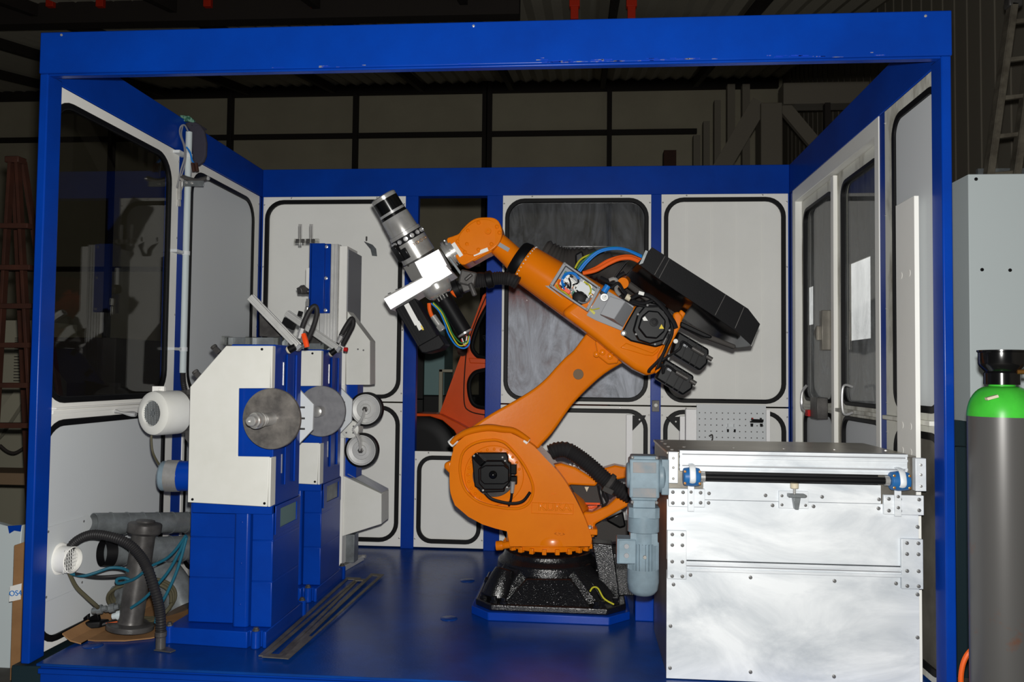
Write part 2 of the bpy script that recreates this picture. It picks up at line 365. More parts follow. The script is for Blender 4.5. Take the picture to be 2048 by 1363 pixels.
# ================================================================== PLATFORM
plat = thing('platform', 'blue painted steel platform the robot and grinding machines stand on', 'platform', (2, 1.2, -.2))
b = MB(); b.box(.085, 3.99, -.02, 2.6, -.012, 0); b.build('deck_plate', 'bluefloor', plat, bevel=.003)
b = MB(); b.box(.10, 3.99, -.012, 2.58, -.2, -.012); b.box(.1, 3.95, -.03, -.012, -.04, -.018); b.build('skirt', 'blue', plat, bevel=.003)
for q in ((935, 1160), (898, 1236), (186, 1290)):
    p = at(*q, Z=0); b = MB(); b.lathe((p.x, p.y, 0), (0, 0, 1), [(0, .045), (.002, .045), (.004, .04)], 24); b.build('floor_cap', 'bluefloor', plat)
b = MB(); b.box(-.04, .1, .0, 2.58, -.2, -.02); b.build('edge_profile', 'darkteal', plat, bevel=.004)

# ================================================================== ENCLOSURE
enc = thing('robot_cell_enclosure', 'blue steel frame cell with white wall panels and dark rubber-sealed windows', 'enclosure', (W/2, D, 0))
b = MB(); b.box(-.004, W+.004, 0, .05, HB+.02, H); b.box(.038, W-.038, .004, .046, HB+.010, HB+.021); b.build('top_beam', 'blue', enc, bevel=.005)
b = MB(); b.box(-.004, T, .05, D+.09, HB, H); b.build('top_beam', 'blue', enc, bevel=.004)
b = MB(); b.box(W-T, W+.004, .05, D+.09, HB, H); b.build('top_beam', 'blue', enc, bevel=.004)
b = MB(); b.box(T, W-T, D, D+.09, HB, H); b.build('top_beam', 'blue', enc, bevel=.004)
for s in (0, 1):
    b = MB(); x = 0 if s == 0 else W-.04
    b.box(x, x+.04, 0, .105, -.012 if s == 0 else -.012, HB+.02); b.build('corner_post', 'blue', enc, bevel=.006)
# paint chips along the lower edge of the front beam
random.seed(4); b = MB()
for i in range(60):
    x = 1080+abs(random.gauss(0, 1))*260 if i < 40 else random.uniform(500, 1800); x = min(x, 1850)
    p = at(x, 60, Y=0); w = random.uniform(.004, .03); z = HB+.021+abs(random.gauss(0, .006)); b.box(p.x-w, p.x+w, -.0012, .002, z, z+random.uniform(.0015, .004))
b.build('chipped_paint_patch', 'bluechip', enc)
screws([at(123, 70, Y=0), at(947, 52, Y=0), at(1851, 32, Y=0)], (0, -1, 0), .006, enc, 'steel', 'rivet')
def mapper(side):
    if side == 'back': return (lambda a, z, c: V((a, D+c, z))), V((0, 1, 0))
    if side == 'left': return (lambda a, z, c: V((T-c, a, z))), V((-1, 0, 0))
    return (lambda a, z, c: V((W-T+c, a, z))), V((1, 0, 0))
def panel(side, a0, a1, z0, z1, fill='greypanel', frame='white', m=(.022, .022, .022, .022), r=.12, c0=0, name='wall_panel', gw=.03, pane=None, parent=None, scr=True, stripes=False):
    mp, d = mapper(side); la, ra, bz, tz = m
    ring = rrect(a0+la, a1-ra, z0+bz, z1-tz, r); ring2 = rrect(a0+la+gw, a1-ra-gw, z0+bz+gw, z1-tz-gw, r-gw)
    b = MB(); b.holed([mp(a0, z0, c0), mp(a1, z0, c0), mp(a1, z1, c0), mp(a0, z1, c0)], [[mp(a, z, c0) for a, z in ring]], d*.022)
    po = b.build(name, frame, parent or enc, bevel=.002)
    pr = .014 if side == 'back' else .003
    b = MB(); b.holed([mp(a, z, c0-pr) for a, z in ring], [[mp(a, z, c0-pr) for a, z in ring2]], d*(.02+pr)); b.build('gasket', 'rubber', po, bevel=.004, seg=2)
    b = MB(); inner = [mp(a, z, c0+.008) for a, z in ring2]; b.prism(inner, d*.005)
    if stripes:
        w = a1-a0
        for k in range(1, 5):
            a = a0+w*k/5; q = [(a-.004, z0+bz+gw+.01), (a+.004, z0+bz+gw+.01), (a+.004, z1-tz-gw-.01), (a-.004, z1-tz-gw-.01)]
            b.prism([mp(x, z, c0+.0055) for x, z in q], d*.003)
    b.build('pane' if pane else 'infill_sheet', pane or fill, po)
    if scr:
        pts = []
        k = max(2, int((z1-z0)/.38))
        for i in range(k+1):
            z = z0+.06+(z1-z0-.12)*i/k
            pts += [mp(a1-.010, z, c0)]
            if side == 'back': pts += [mp(a0+.010, z, c0)]
        if side == 'back': pts += [mp(a0+(a1-a0)*t, z1-.010, c0) for t in (.2, .8)]
        screws(pts, -d, .0065, po)
    return po
# back wall
ZR = 1.05
panel('back', .045, 1.12, ZR+.005, HB, m=(.018, .018, .02, .025), r=.14)
panel('back', .045, 1.12, .012, ZR-.005, m=(.018, .018, .03, .02), r=.14)
panel('back', 1.215, 1.722, .012, .70, m=(.02, .02, .03, .03), r=.11)
panel('back', 1.836, 2.903, ZR+.005, HB, m=(.018, .018, .02, .025), r=.14, pane='glassd')
panel('back', 1.836, 2.903, .012, ZR-.005, m=(.018, .018, .03, .02), r=.14)
panel('back', 2.975, 3.86, ZR+.005, HB, m=(.018, .018, .02, .025), r=.14, stripes=True)
panel('back', 2.975, 3.86, .012, ZR-.005, m=(.018, .018, .03, .02), r=.14)
for a0, a1 in ((T, .045), (1.12, 1.215), (1.722, 1.836), (2.903, 2.975), (3.86, W-T)):
    b = MB(); b.box(a0, a1, D-.004, D+.06, 0, HB); b.build('post', 'blue', enc, bevel=.003)
b = MB(); b.box(2.913, 2.965, D-.012, D-.004, ZR-.04, ZR+.04); jp = b.build('joint_plate', 'darksteel', enc, bevel=.002); screws([(2.94, D-.012, ZR+.005)], (0, -1, 0), .014, jp, 'label')
# left wall
panel('left', .03, 1.235, ZR+.03, HB-.005, m=(.01, .085, .03, .05), r=.16, pane='glass')
panel('left', .03, 1.235, .006, ZR+.015, m=(.01, .085, .022, .03), r=.16, fill='ltgrey')
panel('left', 1.36, 2.47, ZR+.03, HB-.005, m=(.03, .085, .03, .05), r=.16, fill='ltgrey')
panel('left', 1.36, 2.47, .012, ZR+.015, m=(.03, .085, .03, .03), r=.16, fill='ltgrey')
for a0, a1 in ((1.235, 1.36), (2.47, D)):
    b = MB(); b.box(-.05, T-.004, a0, a1, 0, HB); b.build('post', 'blue', enc, bevel=.003)
b = MB(); b.box(-.03, T+.006, .108, 1.235, ZR+.012, ZR+.03); b.box(-.03, T+.02, .108, 1.235, ZR+.034, ZR+.042); b.build('sill_rail', 'white', enc, bevel=.002)
# right wall
panel('right', .03, .655, ZR+.04, HB-.005, m=(.01, .095, .03, .06), r=.10, fill='ltgrey', frame='whitedirty')
panel('right', .03, .655, .012, ZR+.02, m=(.01, .095, .03, .03), r=.10, fill='brushside', frame='whitedirty')
b = MB(); b.box(W-T+.004, W+.05, .655, .74, 0, HB); b.build('post', 'blue', enc, bevel=.003)
b = MB(); b.box(W-T+.004, W+.05, 2.44, D, 0, HB); b.build('post', 'blue', enc, bevel=.003)
b = MB(); b.box(W-T-.02, W, .108, .655, ZR+.02, ZR+.04); b.build('sill_rail', 'whitedirty', enc, bevel=.002)
mp, dd = mapper('right')
b = MB(); b.holed([mp(.74, .0, 0), mp(2.44, 0, 0), mp(2.44, HB, 0), mp(.74, HB, 0)], [[mp(.80, .03, 0), mp(2.37, .03, 0), mp(2.37, HB-.09, 0), mp(.80, HB-.09, 0)]], dd*.07)
dfr = b.build('door_frame', 'greypanel', enc, bevel=.003)
def leaf(a0, a1, m):
    zl, zm, zh = .035, ZR+.03, HB-.095; c = .045
    ringU = rrect(a0+m[0], a1-m[1], zm+.03, zh-.07, .09); ringL = rrect(a0+m[0], a1-m[1], zl+.06, zm-.03, .09)
    b = MB(); b.holed([mp(a0, zl, c), mp(a1, zl, c), mp(a1, zh, c), mp(a0, zh, c)], [[mp(a, z, c) for a, z in ringU], [mp(a, z, c) for a, z in ringL]], dd*.03)
    b.box(W-T+c-.02, W-T+c, a0+.02, a1-.02, zm-.012, zm+.008)
    lf = b.build('door', 'whitedirty', enc, bevel=.002)
    for ring, pn in ((ringU, 1), (ringL, 0)):
        sa = [a for a, z in ring]; sz = [z for a, z in ring]
        ins = rrect(min(sa)+.022, max(sa)-.022, min(sz)+.022, max(sz)-.022, .07)
        g = MB(); g.holed([mp(a, z, c-.012) for a, z in ring], [[mp(a, z, c-.012) for a, z in ins]], dd*.03); g.build('gasket', 'rubber', lf, bevel=.005)
        g = MB(); g.prism([mp(a, z, c+.008) for a, z in ins], dd*.005); g.build('pane' if pn else 'infill_sheet', 'glassr' if pn else 'ltgrey', lf)
    return lf
l1 = leaf(.80, 1.585, (.03, .115)); l2 = leaf(1.60, 2.37, (.03, .07))
b = MB(); b.box(W-T+.02, W-T+.045, 1.56, 1.615, .04, HB-.1); b.build('meeting_rail', 'white', enc, bevel=.003)
def zpx(x, y): return at(x, y, X=W-T).z
# door handle with keep, red lock handle
b = MB(); p = at(1652, 655, X=W-T); y0 = p.y
zt, zb2 = zpx(1653, 620), zpx(1653, 700)
b.box(W-T-.03, W-T+.03, y0-.02, y0+.03, zb2, zt); b.prism([(W-T-.05, y0+.03, (zt+zb2)/2+.03), (W-T-.05, y0+.09, (zt+zb2)/2-.01), (W-T-.05, y0+.03, (zt+zb2)/2-.06)], (.05, 0, 0)); b.build('latch', 'brushside', l2, bevel=.004)
b = MB(); q = zpx(1622, 830); b.box(W-T-.045, W-T+.02, 1.68, 1.83, q-.01, q+.12); b.build('lock_box', 'darksteel', l2, bevel=.004)
b = MB(); zq = q+.02
b.tube([(W-T-.03, 1.85, zq), (W-T-.055, 1.97, zq+.02), (W-T-.055, 1.98, zq+.12), (W-T-.03, 1.96, zq+.17)], .009, 8); b.build('pull_handle', 'chrome', l2)
b = MB(); b.box(W-T-.06, W-T-.02, 1.83, 1.89, zq-.02, zq+.02); b.build('lock_tab', 'red', l2, bevel=.003)
b = MB(); zq = zpx(1700, 825); b.tube([(W-T+.02, 1.22, zq), (W-T-.03, 1.22, zq), (W-T-.03, 1.22, zq+.14), (W-T+.02, 1.22, zq+.14)], .007, 8); b.build('pull_handle', 'chrome', l1)

# tall white upright plate beside the crate
b = MB(); zt = at(1834, 391, X=3.835).z; ya = at(1834, 391, X=3.835).y; yb = at(1792, 411, X=3.825).y
b.box(3.823, 3.843, ya, yb, 0, zt)
pl = tag(b.build('upright_plate', 'greypanel', bevel=.002), 'tall narrow white upright plate standing between the crate and the right wall', 'plate')
for zz in (1.72, 1.06, .95):
    for yy in (ya+.06, yb-.06): 
        s_ = MB(); s_.lathe((3.8225, yy, zz), (-1, 0, 0), [(0, .016), (.001, .015), (.001, .009)], 14); s_.build('bolt_boss', 'white', pl)

# ================================================================== GRINDING MACHINES
def grinder(dx, dy, label, first):
    MB.OFF = V((dx, dy, 0))
    g = thing('grinding_machine', label, 'grinding machine', (.78+dx, .53+dy, 0), 'grinding machines' if False else None)
    # base
    b = MB(); b.prism([(.50, .33, 0), (.52, .30, 0), (.90, .272, 0), (.905, .30, 0), (.965, .30, 0), (.968, .285, 0), (.985, .285, 0), (.985, .80, 0), (.50, .80, 0)], (0, 0, .075))
    b.lathe((.937, .285, 0), (0, 0, 1), [(0, .022), (.078, .022)], 16); b.lathe((.51, .315, 0), (0, 0, 1), [(0, .022), (.078, .022)], 16); b.lathe((.975, .81, 0), (0, 0, 1), [(0, .022), (.078, .022)], 16)
    b.build('base_flange', 'blue', g, bevel=.004)
    for x, y in ((.937, .285), (.51, .315), (.975, .81)):
        b = MB(); b.lathe((x, y, .078), (0, 0, 1), [(0, .016), (.008, .016), (.009, .011), (.016, .011)], 6); b.build('anchor_bolt', 'darksteel', g)
    # stacked column
    pl = [(.565, .385), (.79, .385), (.79, .40), (.885, .40), (.885, .345), (.985, .345), (.985, .715), (.565, .715)]
    zs = [.075, .285, .475, .64]
    b = MB()
    for z0, z1 in zip(zs, zs[1:]): b.prism([(x, y, z0+.002) for x, y in pl], (0, 0, z1-z0-.002))
    b.prism([(x*.999+.0005, y+.004, .08) for x, y in pl], (0, 0, .55))
    b.build('column', 'blue', g, bevel=.004)
    b = MB(); b.prism([(.795, .40, .076), (.80, .345, .076), (.81, .335, .076), (.865, .335, .076), (.875, .345, .076), (.88, .40, .076)], (0, 0, .56)); b.build('pilaster', 'blue', g, bevel=.004)
    screws([(.838, .335, z) for z in (.18, .37, .56)], (0, -1, 0), .006, g, 'blue')
    # head body
    b = MB(); b.prism([(.60, .325, .655), (.60, .325, 1.185), (.775, .325, 1.392), (.985, .325, 1.392), (.985, .325, .60), (.60, .325, .60)], .37)
    b.box(.985, .9925, .47, .50, .72, 1.35); b.box(.985, .995, .60, .625, .72, 1.35)
    b.build('head', 'blue', g, bevel=.005)
    for za, zb in ((1.2, 1.31), (.78, .87)):
        b = MB(); b.box(.985, .9875, .435, .443, za, zb); b.build('slot', 'steel', g)
    # C-shaped cover
    P0 = [(380, 773), (452, 691), (542, 691), (543, 776), (477, 776), (475, 912), (539, 913), (534, 1013), (375, 1004)]
    b = MB(); pts = PP(P0, .29); b.prism(pts, .012)
    a, c = pts[2], pts[3]; b.box(a.x-.004, a.x+.008, .29, .355, c.z, a.z)
    a, c = pts[6], pts[7]; b.box(a.x-.004, a.x+.008, .29, .355, c.z, a.z-.003)
    b.build('cover_plate', 'cover', g, bevel=.003)
    screws([at(524, 698, Y=.29), at(529, 1006, Y=.29), at(385, 998, Y=.29)], (0, -1, 0), .0065, g, 'rubber')
    # window recess in the side of the column
    b = MB(); b.holed([(.992, .36, .50), (.992, .70, .50), (.992, .70, .635), (.992, .36, .635)], [[(.992, .42, .525), (.992, .65, .525), (.992, .65, .615), (.992, .42, .615)]], (-.006, 0, 0)); b.build('window_frame', 'blue', g, bevel=.002)
    b = MB(); b.box(.984, .9866, .42, .65, .525, .615); b.build('inspection_window', 'tealcab' if first else 'galv', g)
    # disc and spindle
    c = at(541, 837, Y=.235); ax = V((-.07, -1, 0)).normalized()
    b = MB(); b.lathe(c+ax*-.028, ax, [(0, .132), (.003, .139), (.020, .139), (.023, .136), (.0235, .05), (.0235, .0)], 64, cap=False); b.lathe(c+ax*-.028, ax, [(0, .132), (0.0, .001)], 64, cap=False)
    b.build('disc', 'disc' if first else 'greydisc', g)
    if first:
        b = MB(); b.lathe(c, ax, [(-.01, .030), (.085, .030), (.087, .027), (.10, .027), (.102, .034), (.112, .034), (.114, .027), (.128, .027), (.13, .037), (.148, .037), (.156, .031), (.168, .030), (.172, .024), (.196, .023), (.2, .019), (.2, .010), (.19, .009)], 28); b.build('spindle', 'steel', g)
    else:
        b = MB(); b.lathe(c, ax, [(-.01, .030), (.06, .030), (.065, .02)], 20); b.build('spindle', 'steel', g)
    # guard
    gp = [(x-dx*0, y) for x, y in ((598, 778), (627, 808), (625, 859), (597, 888), (585, 888), (585, 778))]
    b = MB(); b.prism(PP(gp, .70), .02); b.build('guard', 'ltgrey', g, bevel=.002)
    for yy in (814, 836, 857):
        p = at(598, yy, Y=.69); b = MB(); b.cyl((p.x-.03, .69, p.z), (p.x+.03, .69, p.z), .005, n=10); b.build('pin', 'darksteel', g)
    # motor
    c = at(302, 826, Y=.36); d = V((math.sin(.38), math.cos(.38), 0)); 
    b = MB(); b.lathe(c, d, [(.012, .058), (.0, .062), (0, .085), (.012, .103), (.03, .107), (.15, .107), (.155, .10), (.155, .09)], 40, cap=False); mc = b.build('motor_fan_cover', 'cover', g)
    b = MB(); _, u, w = basis(d)
    for k in range(-5, 6):
        o = k*.0105; h = math.sqrt(max(.0, .06**2-o*o)); b.cyl(c+d*.01+u*o-w*h, c+d*.01+u*o+w*h, .0018, n=5); b.cyl(c+d*.01+w*o-u*h, c+d*.01+w*o+u*h, .0018, n=5)
    b.lathe(c+d*.006, d, [(0, .018), (.006, .018)], 4); b.build('fan_grille', 'galv', mc)
    b = MB(); b.cyl(c+d*.03, c+d*.035, .09, n=24); b.build('fan_disc', 'darkgrey', mc)
    e = c+d*.15
    b = MB(); b.cyl(e, e+d*.17, .098, n=32)
    for k in range(20):
        a = 2*math.pi*k/20; r = u*math.cos(a)+w*math.sin(a); b.obox(e+r*.1, e+d*.15+r*.1, .004, .014, up=r)
    b.build('motor_body', 'darksteel', g)
    b = MB(); b.prism([(.47, .50, .93), (.47, .50, 1.17), (.61, .50, 1.20), (.61, .50, .86), (.52, .50, .87)], .03); b.build('motor_bracket', 'darksteel', g, bevel=.003)
    q = at(318, 778, Y=.42); b = MB(); b.box(q.x-.03, q.x+.03, .41, .43, q.z-.03, q.z+.015); b.lathe((q.x+.01, .41, q.z), (0, -1, 0), [(0, .009), (.005, .008)], 8); b.build('lifting_tab', 'white', g, bevel=.002)
    # lower blue drive cylinder
    pc = at(322, 951, Y=.50); dd = V((1, .16, 0)).normalized()
    b = MB(); b.lathe(pc+dd*.085, dd, [(0, .070), (.004, .074), (.25, .074)], 32); b.build('drive_tube', 'blue', g)
    b = MB(); b.lathe(pc+dd*.03, dd, [(0, .078), (.06, .078)], 32); b.build('drive_ring', 'steel', g)
    b = MB(); b.lathe(pc, dd, [(0, .05), (.0, .066), (.008, .073), (.03, .073)], 32); b.build('drive_end_cap', 'motor', g)
    # cable from motor to cylinder
    b = MB(); b.tube([at(303, 870, Y=.44), at(303, 885, Y=.44), at(306, 905, Y=.44), at(316, 925, Y=.48), at(325, 935, Y=.52)], .0055); b.build('cable', 'olive', g)
    # knobs on the sloping back edge
    for qx, qy in ((431, 697), (394, 747)):
        p = at(qx, qy, Y=.45); b = MB(); b.obox(p+V((.02, 0, -.02)), p+V((-.004, 0, .004)), .024, .024); b.lathe(p+V((-.004, 0, .004)), (-.65, 0, .75), [(0, .017), (.013, .017)], 6); b.build('clamp_bolt', 'darksteel', g, bevel=.002)
    # strip and acrylic blocks on top
    b = MB(); b.box(.66, .98, .50, .53, 1.392, 1.432); b.build('top_rail', 'galv', g, bevel=.002)
    for x in (.67, .79, .93):
        b = MB(); b.box(x, x+.035, .44, .50, 1.392, 1.435); b.build('acrylic_block', 'plex', g, bevel=.002)
    MB.OFF = V((0, 0, 0))
    return g
g1 = grinder(0, 0, 'nearer blue grinding machine with C-shaped white cover, steel disc and white fan motor', True)
g2 = grinder(-.015, .78, 'second blue grinding machine, standing behind the one with the white fan motor', False)
def tension_arm(g, p0, p1, Y, capc, hose, hr, col, rod=True):
    a, c = at(*p0, Y=Y), at(*p1, Y=Y); d = (c-a).normalized()
    up = d.cross(V((0, 1, 0))).normalized(); up = up if up.z > 0 else -up
    b = MB(); b.obox(a, c, .045, .034, up=up); b.obox(a, c+d*.004, .014, .042, up=up); b.obox(a, c+d*.002, .049, .010, up=up)
    arm = b.build('tension_arm', 'ladder' if False else 'alu', g, bevel=.002)
    b = MB(); b.obox(c, c+d*.018, .042, .034, up=up); b.build('arm_end_cap', 'grey', arm, bevel=.003)
    e = at(*capc, Y=Y-.02); b = MB(); b.lathe(e+up*.02+d*-.005, -up*1+d*-.35, [(0, .016), (.035, .018)], 20); b.build('roller', 'rubber', arm)
    b = MB(); b.lathe(e+up*.02+d*-.005, -up*1+d*-.35, [(.036, .0185), (.04, .019), (.046, .015)], 20); b.build('roller_cap', 'cream_end', arm)
    b = MB(); b.tube([at(*q, Y=Y-.03+.01*i) for i, q in enumerate(hose)], hr, 12); b.build('hose', 'hose', arm)
    h0, h1 = at(*hose[0], Y=Y-.03), at(*hose[1], Y=Y-.03); dr = (h0-h1).normalized()
    b = MB(); b.lathe(h0+dr*-.01, dr, [(0, .014), (.03, .014), (.03, .011), (.05, .011)], 6); b.build('hose_fitting', 'chrome', arm)
    return arm
arm1 = tension_arm(g1, (502, 594), (596, 692), .46, (587, 700), [(603, 660), (609, 642), (620, 620), (630, 612), (634, 625), (628, 650), (616, 678)], .0125, 0)
b = MB(); b.tube([at(607, 668, Y=.43), at(611, 682, Y=.42), at(614, 694, Y=.42)], lambda t: .014-.004*abs(t-.5)); b.build('lock_lever', 'redor', arm1)
arm2 = tension_arm(g2, (574, 626), (676, 697), 1.24, (669, 706), [(682, 672), (688, 660), (697, 645), (704, 637), (706, 648), (698, 665), (686, 688)], .015, 0)
b = MB(); p = at(688, 698, Y=1.2); b.lathe(p, (1, 0, -.1), [(0, .012), (.02, .013), (.022, .01)], 12); b.build('red_knob', 'red', arm2)
b = MB(); b.obox(at(567, 642, Y=1.26), at(590, 652, Y=1.26), .04, .05); b.obox(at(597, 626, Y=1.28), at(604, 628, Y=1.28), .03, .03); b.build('arm_joint', 'rubber', arm2, bevel=.003)
b = MB(); b.prism(PP([(519, 628), (519, 672), (572, 675)], .72), .01); b.build('back_shield', 'darksteel', g1, bevel=.001)
b = MB(); b.prism(PP([(612, 658), (612, 690), (668, 697), (640, 672)], 1.50), .01); b.build('back_shield', 'darksteel', g2, bevel=.001)

# ================================================================== BELT POLISHING COLUMN
bp = thing('belt_grinder_column', 'tall aluminium and blue column with two rubber-tyred contact wheels, behind both grinders', 'belt grinder', at(700, 1149, Y=1.75).xy.to_3d())
Yc = 1.72
def rectpx(b, x0, y0, x1, y1, Y, t): 
    p, q = at(x0, y0, Y=Y), at(x1, y1, Y=Y); b.box(min(p.x, q.x), max(p.x, q.x), Y, Y+t, min(p.z, q.z), max(p.z, q.z))
def px_x(x, y, Y): return at(x, y, Y=Y).x
def px_z(x, y, Y): return at(x, y, Y=Y).z
b = MB(); rectpx(b, 622, 486, 647, 626, Yc-.03, .03); rectpx(b, 647, 487, 659, 626, Yc-.012, .012); rectpx(b, 619.5, 486, 622, 626, Yc-.03, .10); b.build('belt_cover', 'blue', bp, bevel=.003)
screws([at(653, 493, Y=Yc-.012), at(652, 556, Y=Yc-.012), at(651, 620, Y=Yc-.012)], (0, -1, 0), .012, bp, 'chrome')
zt = px_z(660, 488, Yc); x0, x1 = px_x(640, 600, Yc), px_x(675, 600, Yc)
b = MB()
b.box(x0, x1, Yc, Yc+.30, .04, zt)
for k in range(5):
    xx = x0+.03+(x1-x0-.03)*k/4.4; b.box(xx, xx+.008, Yc-.008, Yc, .04, zt)
for k in range(4): b.box(x1, x1+.006, Yc+.02+.07*k, Yc+.045+.07*k, .04, zt)
b.build('profile_column', 'alu', bp, bevel=.002)
xr = px_x(692, 600, Yc)
b = MB(); b.box(x1+.006, xr, Yc+.01, Yc+.25, .05, zt-.01); b.build('side_plate', 'white', bp, bevel=.002)
b = MB(); p = at(692, 497, Y=Yc); q = at(716, 501, Y=Yc+.30)
b.box(xr, xr+.006, Yc+.02, Yc+.34, px_z(700, 640, Yc), p.z); b.build('access_panel', 'grey', bp, bevel=.001)
screws([(xr+.006, Yc+.04, z) for z in (2.0, 1.75, 1.55)]+[(xr+.006, Yc+.32, z) for z in (1.99, 1.75, 1.6)], (1, 0, 0), .008, bp, 'darksteel')
b = MB(); A = [(692, 618), (712, 640), (740, 681), (740, 769), (692, 769)]
P1 = PP([(692, 618), (740, 681), (740, 769), (692, 769)], Yc+.02); b.prism(P1, .14); b.build('upper_housing', 'cover', bp, bevel=.003)
screws([at(727, 700, Y=Yc+.02), at(716, 698, Y=Yc+.02)], (0, -1, 0), .006, bp, 'darksteel')
b = MB(); rectpx(b, 690, 768, 712, 955, Yc+.03, .14); b.build('wheel_post', 'blue', bp, bevel=.003)
# contact wheels
pa, pb_ = at(731, 818, Y=Yc-.05), at(722, 900, Y=Yc-.05); axd = V((-.03, -1, 0)).normalized()
for c in (pa, pb_):
    b = MB(); b.lathe(c, axd, [(-.045, .03), (-.045, .094), (.0, .094), (.0, .088), (-.006, .084), (-.010, .060), (-.004, .056), (-.004, .035), (.004, .032), (.004, .0)], 48, cap=False)
    w = b.build('contact_wheel', 'alu', bp); b = MB(); b.lathe(c, axd, [(-.05, .094), (-.05, .104), (-.046, .107), (-.002, .107), (.0, .104), (.0, .094)], 48, cap=False); b.build('tyre', 'rubber', w)
    b = MB(); b.lathe(c, axd, [(0, .018), (.014, .018), (.016, .012), (.024, .012)], 6); b.build('axle_nut', 'darksteel', w)
hb = at(700, 858, Y=Yc-.08)
b = MB(); b.lathe(hb, axd, [(-.10, .055), (0, .055), (.002, .052), (.003, .0)], 36, cap=False); b.prism([hb+V((-.09, .03, -.055)), hb+V((.0, .03, -.055)), hb+V((0, .03, .055)), hb+V((-.09, .03, .055))], .05); b.build('arm_hub', 'cover', bp)
screws([hb+V((.03*math.cos(t), -.002, .03*math.sin(t))) for t in (.7, 2.3, 3.9, 5.5)], (0, -1, 0), .006, bp, 'darksteel')
for c in (pa, pb_):
    b = MB(); m_ = hb+V((.055, .0, 0)); b.tube([hb+V((.02, .02, 0)), c.lerp(m_, .5)+V((0, -.0, 0)), c+V((0, -.012, 0))], lambda t: .03-.012*t, 10, flat=.4); b.build('wheel_arm', 'alu', bp)
# lower dust housing
b = MB(); P1 = PP([(684, 950), (763, 987), (763, 1047), (684, 1072)], Yc); b.prism(P1, .20); b.build('dust_housing', 'cover', bp, bevel=.003)
P2 = PP([(684, 949), (763, 986)], Yc-.002); b = MB(); b.add([P2[0]+V((.03, .01, .004)), P2[1]+V((0, .01, .003)), P2[1]+V((0, .20, .003)), P2[0]+V((.03, .20, .004))], [(0, 1, 2, 3)]); b.build('dust_layer', 'brush', bp)
b = MB(); rectpx(b, 676, 770, 683, 1143, Yc-.01, .05); b.build('front_strip', 'white', bp, bevel=.002)
b = MB(); rectpx(b, 684, 1068, 708, 1125, Yc+.10, .10); b.build('lower_block', 'galv', bp, bevel=.003)
pa2 = [at(672, 1152, Z=0), at(728, 1120, Z=0)]
b = MB(); b.prism([(pa2[0].x-.1, pa2[0].y, 0), (pa2[0].x, pa2[0].y, 0), (pa2[1].x, pa2[1].y, 0), (pa2[1].x-.2, pa2[1].y+.04, 0)], (0, 0, .035)); b.build('foot_plate', 'alu', bp, bevel=.003)
b = MB(); b.cyl((pa2[1].x-.01, pa2[1].y-.01, .03), (pa2[1].x+.015, pa2[1].y-.015, .03), .012, n=12); b.build('foot_bolt', 'steel', bp)
# rods and clamp at top, star knob
rc = thing('rod_clamp', 'pair of slim rods held in a clear clamp above the blue column cover', 'clamp', at(611, 480, Y=Yc+.04))
for x in (600.5, 622.5):
    for o in (-2.2, 2.2):
        b = MB(); p = at(x+o*.8, 448, Y=Yc+.04); q = at(x+o*.8, 491 if x < 610 else 486, Y=Yc+.04); b.cyl(p, q, .0045, n=10); b.build('rod', 'steel', rc)
b = MB(); rectpx(b, 588, 477, 637, 486, Yc+.03, .025); b.build('clear_bar', 'plex', rc, bevel=.002)
for x in (594, 605, 615, 626):
    b = MB(); rectpx(b, x-3, 477.5, x+3, 485, Yc+.022, .012); b.build('clamp_block', 'darksteel', rc, bevel=.002)
b = MB(); p = at(601, 580, Y=Yc-.02); pts = []
for k in range(10):
    a = math.pi*2*k/10+.3; r = .034 if k % 2 == 0 else .024; pts.append(p+V((r*.75*math.cos(a), r*.6*math.cos(a), r*math.sin(a))))
b.prism(pts, (.035, -.03, 0)); b.cyl(p, p+V((.07, .02, -.01)), .018, n=14); b.build('star_knob', 'darksteel', bp, bevel=.006)
b = MB(); rectpx(b, 612, 597, 620, 612, Yc-.03, .02); b.cyl(at(615, 614, Y=Yc-.02), at(614, 632, Y=Yc-.02), .016, n=14); b.build('hose_valve', 'steel', bp, bevel=.002)
b = MB(); rectpx(b, 612, 535, 621, 580, Yc+.0, .05); b.build('guide_block', 'white', bp, bevel=.002)
# small bracket on the back panel
b = MB(); p = at(752, 512, Y=D-.03); q = at(740, 486, Y=D-.10)
b.prism([at(745, 489, Y=D-.12), at(752, 497, Y=D-.07), at(754, 512, Y=D-.03), at(744, 511, Y=D-.03), at(741, 498, Y=D-.09), at(728, 482, Y=D-.14)], (0, .006, 0)); bk = b.build('wall_bracket', 'galv', bevel=.001)
tag(bk, 'small bent metal bracket fixed to the white back panel', 'bracket')
b = MB(); p = at(733, 481, Y=D-.14); b.cyl(p, p+V((0, 0, .03)), .006, n=8); b.build('bracket_screw', 'darksteel', bk)

